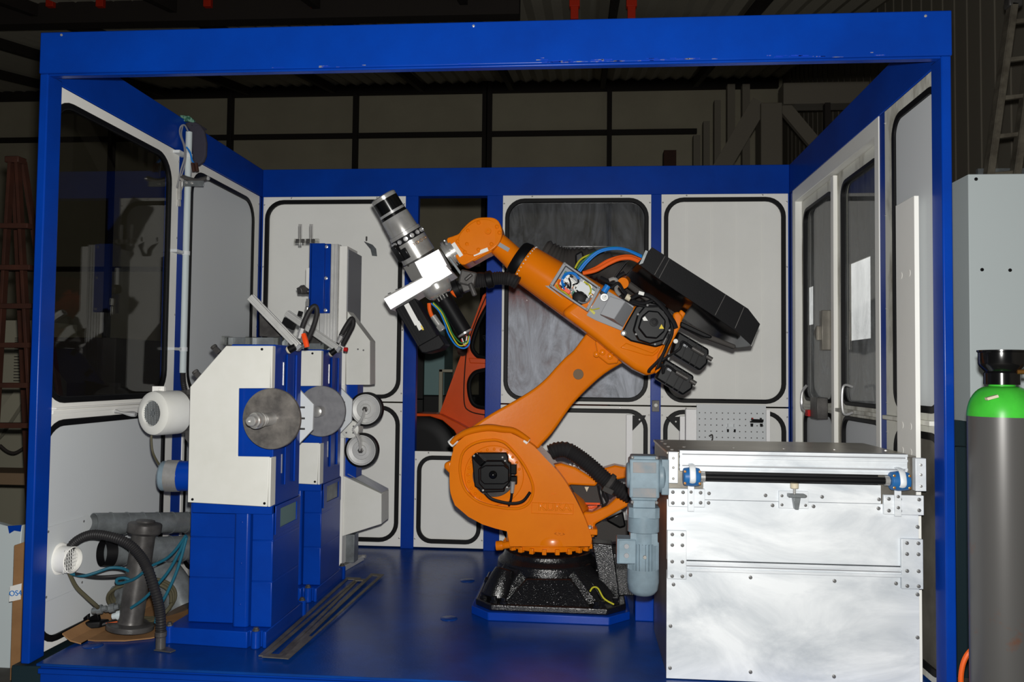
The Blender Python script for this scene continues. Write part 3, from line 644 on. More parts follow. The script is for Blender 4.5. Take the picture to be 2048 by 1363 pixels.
# ================================================================== ROBOT
RX, RY = 2.235, 1.255
rb = thing('industrial_robot', 'orange six-axis robot on a black cast base in the middle of the cell', 'robot', (RX, RY, 0))
def octa(h, c, z, cx=RX, cy=RY): return [(cx+x, cy+y, z) for x, y in ((-h, -h+c), (-h+c, -h), (h-c, -h), (h, -h+c), (h, h-c), (h-c, h), (-h+c, h), (-h, h-c))]
b = MB(); b.prism([(1.845, .95, 0), (1.945, .835, 0), (2.565, .825, 0), (2.675, .94, 0), (2.675, 1.58, 0), (2.57, 1.68, 0), (1.95, 1.68, 0), (1.845, 1.58, 0)], (0, 0, .042)); b.build('mounting_plate', 'blue', rb, bevel=.004)
b = MB(); b.prism([(1.865, .965, .042), (1.955, .86, .042), (2.555, .85, .042), (2.655, .955, .042), (2.655, 1.57, .042), (2.56, 1.66, .042), (1.96, 1.66, .042), (1.865, 1.57, .042)], (0, 0, .035)); 
# tapering casting: recessed core, sloping front shield, rounded left buttress
b.loft([(2.00, .93, .07), (2.52, .93, .07), (2.62, 1.03, .07), (2.62, 1.55, .07), (2.53, 1.65, .07), (1.98, 1.65, .07), (1.90, 1.55, .07), (1.90, 1.03, .07)],
       [(2.10, 1.02, .235), (2.38, 1.02, .235), (2.47, 1.10, .245), (2.47, 1.42, .245), (2.37, 1.51, .245), (2.12, 1.51, .245), (2.01, 1.42, .245), (2.01, 1.10, .245)])
fb = [at(1003, 1213, Y=.862), at(1186, 1221, Y=.862)]; ft = [at(1052, 1156, Y=.955), at(1142, 1157, Y=.955)]
b.loft([fb[0], fb[1], ft[1], ft[0]], [fb[0]+V((.05, .14, 0)), fb[1]+V((-.05, .14, 0)), ft[1]+V((-.0, .12, -.01)), ft[0]+V((.0, .12, -.01))])
b.lathe((1.975, 1.0, .07), (.25, .25, 1), [(0, .085), (.05, .082), (.12, .065), (.16, .05)], 24)
b.prism([(1.90, 1.03, .07), (1.955, .93, .07), (2.09, 1.08, .235), (2.05, 1.12, .235)], (0, .05, 0))
b.prism([(2.60, 1.03, .07), (2.55, .93, .07), (2.42, 1.06, .24), (2.47, 1.12, .24)], (0, .05, 0))
b.lathe((RX, RY, .215), (0, 0, 1), [(-.03, .285), (.02, .28), (.045, .25), (.075, .24)], 48)
b.build('base_casting', 'castblack', rb, bevel=.008, seg=3)
b = MB(); b.box(2.50, 2.72, 1.12, 1.30, .075, .30); b.prism(PP([(1184, 1085), (1225, 1088), (1240, 1195), (1205, 1195)], 1.06), .12); b.build('connector_box', 'castblack', rb, bevel=.006)
b = MB(); b.prism([(2.50, 1.40, .30), (2.95, 1.40, .34), (2.95, 1.40, .44), (2.50, 1.40, .42)], .03); b.build('rear_cover', 'darkgrey', rb)
for x, y in ((1.905, .99), (1.97, .90), (2.53, .885), (2.60, .955), (2.50, .87), (2.02, .885)):
    b = MB(); b.lathe((x, y, .077), (0, 0, 1), [(0, .022), (.01, .022), (.011, .015), (.03, .015)], 8); b.build('base_bolt', 'castblack', rb)
b = MB(); b.cyl((1.93, 1.05, .077), (1.93, 1.05, .16), .03); b.cyl((1.905, 1.05, .15), (1.955, 1.05, .15), .02); b.build('levelling_bolt', 'castblack', rb, bevel=.003)
b = MB(); b.tube([at(1180, 1182, Y=.93), at(1186, 1174, Y=.93), at(1196, 1176, Y=.92), at(1208, 1196, Y=.90), at(1228, 1208, Y=.89)], .0045); b.build('earth_wire', 'cbl_yellow', rb)
# turret
zt0 = at(1095, 1106, Y=1.02).z
b = MB(); b.lathe((RX, RY, zt0), (0, 0, 1), [(0, .225), (.006, .237), (.03, .237), (.034, .233), (.12, .232), (.126, .236), (.145, .236), (.16, .234), (.22, .225), (.26, .20), (.30, .15)], 64)
tur = b.build('turret', 'orange', rb, bevel=0, angle=30)
b = MB()
for k in range(22):
    a = 2*math.pi*k/22+.1; c = V((RX+.232*math.cos(a), RY+.232*math.sin(a), zt0)); 
    t = V((-math.sin(a), math.cos(a), 0)); o = V((math.cos(a), math.sin(a), 0))
    b.obox(c+o*.006+t*-.012+V((0, 0, .008)), c+o*.006+t*.012+V((0, 0, .008)), .03, .030)
    if k % 2 == 0: b.obox(c+o*-.004+t*-.024+V((0, 0, .062)), c+o*-.004+t*-.013+V((0, 0, .062)), .012, .07); b.obox(c+o*-.004+t*.013+V((0, 0, .062)), c+o*-.004+t*.024+V((0, 0, .062)), .012, .07)
b.build('turret_ribs', 'orange', tur, bevel=.003)
b = MB(); p = at(1000, 1091, Y=1.08); b.tube([p+V((-.02, 0, .0)), p+V((.02, .0, .004)), p+V((.07, .02, .008))], lambda t: .026 if t < .5 else .02, 14); b.build('turret_stop', 'orange', tur)
b = MB(); p = at(1178, 1062, Y=1.05); b.box(p.x-.03, p.x+.045, 1.02, 1.12, p.z-.015, p.z+.018); b.build('turret_lug', 'orange', tur, bevel=.006)
b = MB(); b.lathe(at(1180, 1055, Y=1.06), (0, 0, 1), [(0, .012), (.008, .012), (.014, .006)], 16); b.build('lug_bolt', 'steel', tur)
# blended bulge on the lower front of the shoulder
c = at(1105, 1078, Y=1.17); b = MB(); prof = [(math.sin(t)*.115-.0, math.cos(t)*.20) for t in [i*math.pi/2/12 for i in range(13)]]
b.lathe(c+V((0, .02, 0)), (0, 0, 1), [(z*1.25, r) for z, r in prof], 48); b.build('turret_dome', 'orange', tur, angle=60)
# shoulder housing
YS = 1.0
outl = [(910, 1010), (901, 985), (899, 955), (900, 930), (905, 905), (915, 885), (930, 872), (950, 863), (975, 858), (1000, 859), (1022, 866), (1046, 878), (1068, 892), (1090, 915), (1112, 938), (1133, 966), (1150, 995), (1166, 1028), (1178, 1058), (1184, 1078), (1180, 1092), (1020, 1092), (1014, 1062), (990, 1056), (965, 1048), (937, 1033)]
hole = [(985, 879), (953, 884), (928, 901), (920, 930), (923, 960), (933, 982), (953, 1000), (980, 1010), (1017, 1016), (1041, 1015), (1058, 1005), (1066, 985), (1064, 963), (1051, 934), (1035, 911), (1014, 888), (1000, 881)]
outl = [(p.x, p.y) for p in catmull([(x, y, 0) for x, y in outl[:20]], 3)]+outl[20:]
hs = [V(p) for p in catmull([(x, y, 0) for x, y in hole], 3, True)]; ol = outl
b = MB(); b.holed(PP(ol, YS), [PP([(p.x, p.y) for p in hs], YS)], (0, .09, 0)); b.build('shoulder_housing', 'orange', rb, bevel=.018, seg=4, angle=50)
b = MB(); b.prism(PP([((x-1030)*.97+1030, (y-970)*.97+970) for x, y in ol], YS+.05), .42); b.build('shoulder_body', 'orange', rb, bevel=.03, seg=4, angle=50)
b = MB(); b.tube([V((p.x, p.y-.004, p.z)) for p in PP([(p.x, p.y) for p in hs], YS)], .0075, 8, closed=True, res=1); b.build('pocket_rim', 'orange', rb)
b = MB(); cc = at(988, 950, Y=YS+.045); b.lathe(cc+V((0, .02, 0)), (0, -1, 0), [(0, .162), (.018, .162), (.022, .158), (.022, .125), (.024, .12), (.024, 0)], 56, cap=False); fl_ = b.build('axis_flange', 'orange', rb)
screws([cc+V((.142*math.cos(a), -.003, .142*math.sin(a))) for a in [math.radians(k*15) for k in list(range(1, 10))+list(range(10, 17))]], (0, -1, 0), .0085, fl_, 'orange', 'flange_bolt', h=.8)
b = MB(); b.lathe(cc+V((0, -.004, 0)), (0, -1, 0), [(0, .116), (.012, .114), (.014, .108)], 48); b.build('motor_gasket', 'darksteel', rb)
am = cc+V((0, -.015, 0))
mt_ = [(943, 912), (952, 905), (1012, 905), (1016, 913), (1016, 923), (1022, 926), (1022, 972), (1009, 975), (1009, 983), (962, 985), (958, 977), (949, 973)]
b = MB(); b.prism(PP(mt_, YS-.02), .05); b.prism(PP([(956, 938), (972, 921), (1004, 921), (1016, 934), (1018, 966), (1006, 979), (968, 979), (957, 966)], YS-.075), .06); b.prism(PP([(960, 936), (970, 930), (1008, 930), (1018, 938), (1018, 962), (1008, 968), (968, 968), (960, 960)], YS-.10), .03)
am_ = b.build('axis_motor', 'motorblack', rb, bevel=.006, seg=3)
b = MB(); q = at(986, 949, Y=YS-.10); b.lathe(q, (0, -1, 0), [(0, .022), (.004, .021), (.012, .014), (.016, .002)], 24); b.build('hub_cap', 'gloss', am_)
b = MB(); b.obox(at(948, 909, Y=YS-.04), at(966, 927, Y=YS-.05), .03, .035, up=(.5, 0, .5)); b.build('motor_lug', 'gloss', am_, bevel=.004)
for q in ((1010, 921), (1014, 974), (966, 980), (1000, 976), (948, 911), (1005, 914)):
    screws([at(*q, Y=YS-.055)], (0, -1, 0), .006, am_, 'steel')
b = MB(); rectpx(b, 1021, 928, 1033, 948, YS-.07, .05); rectpx(b, 1021, 952, 1034, 968, YS-.06, .05); b.build('motor_connector', 'gloss', am_, bevel=.004)
b = MB(); b.cyl(at(1026, 962, Y=YS-.06), at(1024, 985, Y=YS-.055), .014, .010); b.build('plug', 'steel', am_)
b = MB(); b.tube([at(1024, 984, Y=YS-.055), at(1022, 998, Y=YS-.04), at(1018, 1010, Y=YS+.01)], .007); b.tube([at(970, 985, Y=YS-.03), at(985, 998, Y=YS-.03), at(1020, 1006, Y=YS-.03), at(1045, 1002, Y=YS-.02), at(1060, 984, Y=YS+.01)], .0085); b.build('motor_cable', 'cbl_black', am_)
# raised lip over the top with white buffers
b = MB(); b.tube(PP([(903, 886), (915, 874), (938, 862), (975, 855), (1005, 858), (1030, 862), (1058, 880)], YS+.01), lambda t: .022+.012*math.sin(t*3.14), 12, flat=.6); b.build('stop_rib', 'orange', rb)
for p, q in (((900, 888), (913, 877)), ((1048, 879), (1056, 885))):
    b = MB(); b.cyl(at(*p, Y=YS+.02), at(*q, Y=YS+.02), .022, n=16); b.build('rubber_stop', 'label', rb, bevel=.003)
b = MB(); b.prism(PP([(889, 925), (887, 935), (900, 948), (905, 920)], YS+.1), .08); b.build('side_lug', 'orange', rb, bevel=.012, seg=3)
# lettering cast in relief
p = at(1109, 1014, Y=YS-.0015); text_mesh('KUKA', .052, p, (1, 0, -.0), (0, 0, 1), 'raised_lettering', 'orange', rb, .004, 1.25, .0018)
b = MB(); b.tube([V((q.x, YS-.001, q.z)) for q in PP([(1064, 1004), (1147, 1007), (1146, 1028), (1063, 1025)], YS)], .0028, 6, closed=True, smooth=False); b.build('lettering_border', 'orange', rb)
p = at(1119, 1067, Y=.968); text_mesh('<IMI>', .022, p, (1, 0, -.04), (0, .35, 1), 'raised_mark', 'orange', rb, .006, 1.1)
p = at(1108, 987, Y=YS-.001); text_mesh('0 >', .018, p, (1, 0, 0), (0, 0, 1), 'raised_mark', 'orange', rb, .002, 1.1)
# rear: counterbalance side arms
b = MB(); b.prism(PP([(1104, 930), (1122, 926), (1150, 934), (1196, 962), (1192, 972), (1140, 969), (1130, 975)], 1.13), .10); b.build('rear_bracket', 'orange', rb, bevel=.012, seg=3)
b = MB(); b.prism(PP([(1168, 1023), (1184, 1024), (1215, 1011), (1235, 993), (1260, 1005), (1254, 1013), (1190, 1048), (1189, 1075), (1166, 1075), (1160, 1040)], 1.10), .12); b.build('rear_bracket', 'orange', rb, bevel=.012, seg=3)
b = MB(); b.prism(PP([(1195, 940), (1230, 930), (1256, 935), (1256, 955), (1215, 962)], 1.30), .12); b.build('rear_bracket', 'orange', rb, bevel=.01)
b = MB(); b.prism(PP([(1138, 968), (1195, 970), (1206, 1008), (1160, 1008)], 1.22), .12); rw = b.build('second_axis_motor', 'darkgrey', rb, bevel=.008)
b = MB(); b.prism(PP([(1169, 973), (1178, 973), (1173.5, 983)], 1.212), .003); b.build('warning_label', 'cream_end', rw)
b = MB(); rectpx(b, 1160, 1004, 1200, 1009, 1.215, .08); b.prism(PP([(1166, 1012), (1195, 1010), (1190, 1025), (1172, 1024)], 1.24), .06); b.build('rear_panel', 'vehicle', rb)
b = MB(); b.prism(PP([(1212, 1038), (1246, 1022), (1252, 1052), (1240, 1056), (1215, 1042)], 1.25), .1); b.build('rear_motor', 'gloss', rb, bevel=.01)
for x0 in (1137, 1146, 1155):
    b = MB(); rectpx(b, x0, 927, x0+6, 940, 1.2, .03); b.build('plug', 'gloss', rb, bevel=.002)
b = MB(); b.tube(PP([(1100, 905), (1115, 899), (1135, 900), (1160, 915), (1185, 935), (1210, 958), (1232, 975), (1262, 992)], 1.04), .045, 16, rib=.016); b.build('hose_pack', 'hose', rb)
for q0, q1 in (((1214, 962), (1222, 968)),):
    b = MB(); b.cyl(at(*q0, Y=1.04), at(*q1, Y=1.04), .054, n=24); b.obox(at(1206, 975, Y=1.0), at(1226, 985, Y=1.0), .03, .03); b.build('hose_clamp', 'darkgrey', rb, bevel=.004)
for k, q in enumerate((((1196, 970), (1200, 990), (1206, 1012)), ((1204, 978), (1208, 992), (1214, 1005)), ((1211, 982), (1216, 1000), (1204, 1015)))):
    b = MB(); b.tube(PP(q, 1.12), .006); b.build('cable', 'cbl_black', rb)
# link arm
arm = [(905, 905), (915, 876), (939, 856), (982, 827), (1030, 800), (1067, 777), (1092, 756), (1111, 735), (1131, 714), (1148, 699), (1173, 666), (1200, 640), (1260, 640), (1290, 690), (1268, 714), (1242, 727), (1208, 748), (1178, 774), (1157, 795), (1139, 816), (1104, 866), (1075, 899), (1040, 960), (940, 980)]
arm = [(p.x, p.y) for p in catmull([(x, y, 0) for x, y in arm], 3, True)]
b = MB(); b.prism(PP(arm, 1.24, .00045, 1130), .16); la = b.build('link_arm', 'orange', rb, bevel=.035, seg=4)
b = MB(); p = at(1156.5, 748, Y=1.25); b.lathe(p, (0, -1, 0), [(0, .030), (.003, .029), (.003, 0)], 28, cap=False); b.build('arm_plug', 'wood', la)
b = MB(); b.prism(PP([(1190, 683), (1206, 672), (1240, 705), (1236, 726), (1216, 728), (1196, 712)], 1.2, .0004, 1210), .06); b.build('elbow_lug', 'orange', la, bevel=.008, seg=3)
for q in ((1205, 704), (1220, 712), (1193, 708)):
    b = MB(); b.lathe(at(*q, Y=1.19), (0, -1, 0), [(-.01, .018), (.01, .017), (.014, .010)], 20); b.build('elbow_bolt', 'orange', la)
# forearm
YA = 1.10
c0 = at(1048, 526, Y=YA); c1 = at(1180, 612, Y=YA); ax = (c1-c0).normalized()
L = (c1-c0).length
b = MB(); b.lathe(c0, ax, [(-.0, .108), (.01, .111), (.03, .111), (L, .135), (L+.12, .13)], 56); fa = b.build('forearm_tube', 'orange', rb)
b = MB(); b.lathe(c0, ax, [(-.055, .070), (-.055, .095), (-.045, .105), (-.01, .112), (.004, .108)], 48); b.build('rubber_collar', 'rubber', fa)
up = ax.cross(V((0, 1, 0))).normalized(); up = up if up.z > 0 else -up
screws([c0+ax*.012+(up*math.cos(t)+V((0, -1, 0))*math.sin(t))*.111 for t in [math.radians(k) for k in range(0, 190, 12)]], up*0+V((0, -1, 0)), .0045, fa, 'chrome', 'collar_screw', h=1)
rear = [(1150, 600), (1215, 571), (1232, 582), (1252, 610), (1300, 612), (1345, 628), (1362, 648), (1352, 672), (1322, 737), (1308, 750), (1293, 750), (1268, 738), (1242, 719), (1215, 697), (1195, 680), (1156, 651), (1120, 625)]
b = MB(); b.prism(PP(rear, .985, .00030, 1240), .24); b.build('forearm_housing', 'orange', rb, bevel=.035, seg=4)
b = MB(); b.prism(PP([(1240, 695), (1252, 685), (1305, 705), (1322, 690), (1316, 704), (1306, 712), (1290, 710)], .979, .0003, 1240), .02); b.build('housing_relief', 'orange', rb, bevel=.006, seg=3)
b = MB(); b.prism(PP([(1346, 626), (1357, 622), (1366, 632), (1362, 652), (1330, 712), (1320, 740), (1310, 748), (1316, 710), (1348, 655)], .95), .06); b.build('end_rib', 'orange', rb, bevel=.01, seg=3)
# big black motor cover
b = MB(); b.prism(PP([(1241, 668), (1256, 640), (1272, 612), (1300, 603), (1332, 612), (1352, 645), (1341, 684), (1312, 694), (1262, 682)], .955), .04)
b.prism(PP([(1266, 660), (1275, 628), (1290, 610), (1316, 610), (1336, 626), (1343, 652), (1328, 680), (1300, 688), (1277, 680)], .90), .07)
b.prism(PP([(1276, 655), (1283, 632), (1297, 620), (1317, 622), (1332, 640), (1330, 662), (1314, 677), (1292, 675)], .87), .05)
fm = b.build('forearm_motor', 'motorblack', rb, bevel=.008, seg=3)
b = MB(); b.lathe(at(1308, 644, Y=.868), (0, -1, 0), [(0, .022), (.003, .021), (.004, .012), (.001, .011)], 28); b.build('motor_centre', 'black', fm)
b = MB(); b.prism(PP([(1285, 636), (1290, 632), (1296, 641), (1287, 641)], .868), .003); b.build('white_mark', 'label', fm)
b = MB(); b.prism(PP([(1323, 648), (1328, 657), (1318, 657)], .868), .003); b.build('warning_label', 'yellow', fm)
screws([at(1247, 666, Y=.95)], (0, -1, 0), .016, fm, 'steel', 'ring_bolt')
screws([at(q[0], q[1], Y=.898) for q in ((1295, 610), (1276, 628), (1272, 668), (1328, 622), (1339, 660), (1310, 688))], (0, -1, 0), .007, fm, 'darksteel')
# rear motors
for k, (poly, Y, lx, ly) in enumerate((([(1357, 662), (1418, 698), (1418, 706), (1415, 727), (1400, 741), (1343, 706)], .98, 1371, 685), ([(1330, 716), (1388, 751), (1387, 760), (1385, 777), (1366, 790), (1311, 756)], .98, 1339, 733))):
    b = MB(); b.prism(PP(poly, Y), .13); mo = b.build('wrist_motor', 'motorblack', rb, bevel=.01, seg=3)
    d = at(poly[1][0], poly[1][1], Y=Y)-at(poly[0][0], poly[0][1], Y=Y); d.normalize(); nn = V((0, -1, 0))
    q0 = at(lx+13, ly+10, Y=Y-.02)
    b = MB(); b.cyl(q0, q0+d*.07, .013); b.cyl(q0+d*.085, q0+d*.12, .012); b.build('motor_connector', 'darksteel', mo)
    b = MB(); b.tube([q0, q0-d*.06+V((0, -.02, 0)), q0-d*.08+V((0, -.01, -.05)), at(1325, 720+k*8, Y=Y-.04), at(1312, 740, Y=Y-.02)], .007); b.build('motor_cable', 'cbl_black', mo)
    b = MB(); b.prism(PP([(lx-3, ly+1), (lx+5, ly+5), (lx+3, ly+10), (lx-5, ly+6)], Y-.004), .003); b.build('motor_label', 'grey', mo)
    for t in (.35, .62, .8):
        a = V(at(*poly[0], Y=Y)).lerp(at(*poly[1], Y=Y), t); c = V(at(*poly[5], Y=Y)).lerp(at(*poly[4], Y=Y), t)
        b = MB(); b.obox(a+V((0, -.004, 0)), c+V((0, -.004, 0)), .004, .007, up=(0, 1, 0)); b.build('motor_rib', 'black', mo)
b = MB(); b.lathe(at(1351, 682, Y=.945), (0, -1, 0), [(0, .012), (.01, .012), (.013, .006)], 16); b.build('red_white_cap', 'label', rb)
# grey base plate and boxes on the forearm
b = MB(); b.prism(PP([(1178, 622), (1205, 575), (1268, 612), (1246, 655), (1243, 661), (1191, 640), (1172, 630)], .965), .03); b.build('mounting_bracket', 'grey', rb, bevel=.002)
F4 = [(1128, 523), (1202, 575), (1176, 623), (1098, 571)]
bx = MB(); outer = PP(F4, .905); ctr = sum(outer, V())/4
inn = [ctr+(p-ctr)*.86 for p in outer]; bx.holed(outer, [inn], (0, .10, 0)); jb = bx.build('junction_box', 'grey', rb, bevel=.003)
b = MB(); b.prism([p+V((0, .075, 0)) for p in outer], .02); b.prism(PP([(1090, 571), (1098, 571), (1176, 623), (1172, 630)], .985), .02); b.build('box_floor', 'grey', jb)
screws([ctr+(p-ctr)*.93+V((0, -.001, 0)) for p in outer], (0, -1, 0), .007, jb, 'darksteel')
random.seed(9)
def inb(u, v, y): a = inn[0].lerp(inn[1], u); c = inn[3].lerp(inn[2], u); p = a.lerp(c, v); return V((p.x, y, p.z))
dL = (inn[1]-inn[0]).normalized(); dW = (inn[3]-inn[0]).normalized()
for i in range(96):
    u, v = random.uniform(.1, .58), random.uniform(.15, .85)
    if i > 58: u, v = random.uniform(.5, .95), random.uniform(.1, .9)
    s1, s2 = random.uniform(.006, .016), random.uniform(.005, .012); c = inb(u, v, .965); h = random.uniform(.01, .045)
    b = MB(); b.prism([c+dL*s1+dW*s2, c-dL*s1+dW*s2, c-dL*s1-dW*s2, c+dL*s1-dW*s2], -h)
    b.build('terminal', random.choice(['label', 'label', 'ltgrey', 'black', 'pcb', 'label', 'grey', 'black', 'copper']), jb, bevel=.001)
b = MB(); c = inb(.70, .36, .955); b.prism([c+dL*.04+dW*.03, c-dL*.035+dW*.03, c-dL*.035-dW*.025, c+dL*.04-dW*.025], -.035); b.build('contactor', 'ltgrey', jb, bevel=.002)
b = MB(); c = inb(.72, .74, .955); b.lathe(c, (0, -1, 0), [(0, .04), (.03, .04), (.035, .03)], 24); b.build('cable_gland', 'black', jb)
b = MB(); c = inb(.36, .82, .93); b.prism([c+dL*.02+dW*.012, c-dL*.02+dW*.012, c-dL*.02-dW*.008, c+dL*.02-dW*.008], -.02); b.build('relay', 'redor', jb, bevel=.002)
for k, (c_, path) in enumerate((('cbl_blue', [(.5, .12), (.3, .05), (.12, .25), (.10, .55), (.2, .75), (.3, .85)]), ('cbl_blue', [(.48, .16), (.28, .10), (.15, .3), (.14, .6), (.25, .7)]), ('cbl_yellow', [(.62, .1), (.8, .12), (.9, .3), (.88, .45)]), ('cbl_orange', [(.08, .6), (.1, .8), (.22, .92), (.3, .88)]), ('cbl_black', [(.5, .5), (.62, .6), (.8, .55), (.9, .6)]), ('cbl_grey', [(.95, .4), (.95, .7), (.85, .9), (.7, .92)]), ('cbl_black', [(.2, .3), (.35, .5), (.4, .7), (.3, .6)]), ('label', [(.3, .3), (.45, .35), (.5, .6), (.6, .65)]), ('cbl_yellow', [(.06, .85), (.2, .95), (.35, .95), (.5, .97)]), ('cbl_black', [(.45, .15), (.5, .3), (.42, .5)]))):
    b = MB(); b.tube([inb(u, v, .93-.01*(j % 3)) for j, (u, v) in enumerate(path)], .0045); b.build('wire', c_, jb)
b = MB(); b.prism(PP([(1177, 618), (1181, 616), (1191, 625), (1188, 629)], .955), .01); b.tube(PP([(1180, 618), (1186, 619), (1199, 616)], .95), .003); b.build('yellow_plug', 'cbl_yellow', rb)
cb = MB(); f = PP([(1220, 592), (1251, 602), (1228, 638), (1200, 628)], .84); bk_ = PP([(1225, 596), (1268, 617), (1246, 654), (1205, 632)], .955)
cb.loft(f, bk_); cbx = cb.build('control_box', 'grey', rb, bevel=.003)
b = MB(); p = at(1211, 578, Y=.90); b.cyl(p-up*.018, p+up*.022, .017, n=20); b.build('regulator_knob', 'cbl_blue', rb)
b = MB(); b.cyl(at(1205, 588, Y=.93), at(1210, 580, Y=.92), .018, n=16); b.build('regulator', 'darksteel', rb)
b = MB(); p = at(1209, 595, Y=.90); b.lathe(p, (-.1, -1, 0), [(0, .019), (.02, .019), (.02, 0)], 28, cap=False); ga = b.build('pressure_gauge', 'chrome', rb)
b = MB(); b.lathe(p+V((0, -.0205, 0)), (-.1, -1, 0), [(0, .016), (.001, .016)], 24); b.build('gauge_face', 'label', ga)
b = MB(); b.obox(p+V((0, -.023, 0)), p+V((.008, -.023, .008)), .0015, .002); b.build('gauge_needle', 'black', ga)
b = MB(); b.cyl(at(1252, 592, Y=.9), at(1261, 597, Y=.9), .017, n=12); b.build('cable_gland', 'cream_end', rb, bevel=.002)
# long black cable box carried above the arm
Fr = PP([(1304, 494), (1334, 513), (1451, 588), (1496, 617), (1520, 648), (1502, 690), (1471, 661), (1429, 632), (1315, 556), (1275, 526)], .84, .0003, 1400)
Bk = PP([(1308, 500), (1334, 515), (1451, 590), (1495, 618), (1518, 650), (1504, 692), (1474, 695), (1418, 672), (1318, 604), (1248, 552)], 1.12)
b = MB(); b.loft(Fr, Bk); bb = b.build('cable_box', 'gloss', rb, bevel=.004)
Pf = [p+V((0, -.003, 0)) for p in Fr]
b = MB(); b.prism(Pf, .004); b.build('front_cover', 'black', bb)
for a_, c_ in (((1330, 512), (1309, 549)), ((1339, 517), (1318, 556)), ((1451, 589), (1430, 630)), ((1488, 614), (1470, 656))):
    b = MB(); b.obox(at(*a_, Y=.836+.0003*(a_[0]-1400)), at(*c_, Y=.836+.0003*(c_[0]-1400)), .003, .004, up=(0, 1, 0)); b.build('cover_seam', 'darksteel', bb)
b = MB(); b.prism(PP([(1283, 519), (1291, 500), (1296, 502), (1286, 526), (1278, 529)], .798), .002); b.build('side_plate', 'galv', bb)
b = MB(); b.prism(PP([(1243, 553), (1250, 556), (1365, 640), (1420, 668), (1473, 690), (1470, 698), (1415, 678), (1405, 676), (1360, 652), (1245, 566)], 1.0), .05); b.build('lower_bracket', 'darkgrey', bb, bevel=.008, seg=3)
b = MB(); b.prism(PP([(1362, 642), (1425, 672), (1422, 676), (1408, 674), (1360, 652)], .93), .06); b.build('edge_protector', 'black', bb, bevel=.006)
# cables of the box
def cable(name, mt, pts, Y0, Y1, r, par=None):
    n = len(pts)-1; b = MB(); b.tube([at(x, y, Y=Y0+(Y1-Y0)*i/n) for i, (x, y) in enumerate(pts)], r, 8); return b.build(name, mt, par or rb)
cable('cable', 'cbl_blue', [(1157, 541), (1172, 522), (1195, 503), (1222, 496), (1250, 498), (1284, 512)], .95, .90, .007)
cable('cable', 'cbl_blue', [(1160, 543), (1176, 523), (1198, 505), (1224, 498), (1252, 500), (1284, 514)], .93, .88, .005)
cable('cable', 'cbl_green', [(1154, 538), (1166, 522), (1190, 504), (1225, 494), (1258, 500), (1286, 512)], .97, .93, .005)
cable('cable', 'cbl_yellow', [(1150, 536), (1158, 522), (1172, 512), (1200, 504)], .96, 1.0, .005)
cable('cable', 'cbl_orange', [(1166, 546), (1190, 537), (1215, 522), (1240, 514), (1262, 513), (1283, 521)], .95, .9, .011)
cable('cable', 'cbl_orange', [(1166, 546), (1192, 540), (1218, 526), (1240, 517), (1262, 516), (1281, 524)], .93, .88, .011)
cable('cable', 'cbl_black', [(1225, 560), (1240, 540), (1255, 522), (1276, 514)], .95, .9, .004)
cable('cable', 'cbl_black', [(1262, 596), (1280, 588), (1300, 592), (1322, 610), (1345, 640), (1352, 656)], .87, .86, .012)
cable('cable', 'cbl_black', [(1264, 600), (1285, 606), (1310, 600), (1330, 612)], .9, .88, .009)
cable('cable', 'cbl_black', [(1262, 604), (1290, 612), (1330, 618), (1345, 660), (1330, 700), (1315, 735)], .9, .92, .008)
cable('cable', 'cbl_black', [(1340, 668), (1334, 690), (1322, 715), (1300, 738), (1298, 744)], .93, .95, .009)
cable('cable', 'cbl_black', [(1222, 575), (1236, 566), (1246, 580), (1256, 592)], .93, .92, .009)
b = MB(); b.cyl(at(1332, 676, Y=.92), at(1326, 688, Y=.92), .013); b.build('plug', 'darksteel', rb)
b = MB(); b.obox(at(1277, 585, Y=.86), at(1288, 588, Y=.86), .022, .018); b.build('cable_tag', 'label', rb, bevel=.002)
cable('cable', 'cbl_black', [(1200, 555), (1225, 565), (1238, 552), (1250, 545)], 1.0, .98, .012)
b = MB(); b.tube(PP([(1218, 560), (1229, 557), (1236, 566), (1232, 578), (1240, 590)], .95), .010, 8); b.build('spring_clamp', 'steel', rb)
# hose pack lying behind the forearm
b = MB(); b.tube(PP([(1085, 505), (1125, 523), (1175, 524), (1215, 535), (1252, 560), (1290, 590)], 1.32), .085, 18, rib=.03); b.build('fabric_hose', 'darkgrey', rb)
b = MB(); b.prism(PP([(1150, 508), (1165, 500), (1170, 520), (1162, 560), (1152, 556)], 1.16), .06); b.build('hose_holder', 'cbl_black', rb, bevel=.01)
b = MB(); b.prism(PP([(1348, 640), (1362, 618), (1372, 626), (1360, 648)], 1.0), .06); b.build('box_support', 'orange', rb, bevel=.008, seg=3)
b = MB(); b.cyl(at(1246, 566, Y=.94), at(1250, 562, Y=1.02), .03, n=20); b.build('box_support', 'orange', rb)
# wrist: neck, gearbox
YW = 1.10
n0 = at(1026, 515, Y=YW); n1 = at(988, 480, Y=YW)
b = MB(); b.lathe(n0+(n0-n1)*.4, n1-n0, [(0, .075), (.02, .072), (.07, .064), (.14, .062), (.22, .058)], 40); nk = b.build('wrist_neck', 'orange', rb)
b = MB(); q = at(1006, 494, Y=YW-.068); b.obox(at(996, 487, Y=YW-.066), at(1018, 500, Y=YW-.066), .005, .022, up=(.5, 0, .8)); b.build('type_plate', 'grey', nk)
wr = [(893, 479), (905, 472), (917, 467), (924, 458), (938, 444), (952, 436), (968, 434), (986, 435), (997, 442), (1003, 456), (1004, 468), (1000, 482), (992, 493), (980, 502), (966, 509), (945, 521), (923, 529), (907, 506)]
wr = [(p.x, p.y) for p in catmull([(x, y, 0) for x, y in wr], 3, True)]; cvr = None
b = MB(); b.prism(PP(wr, YW-.09), .18); wo = b.build('wrist', 'orange', rb, bevel=.02, seg=4)
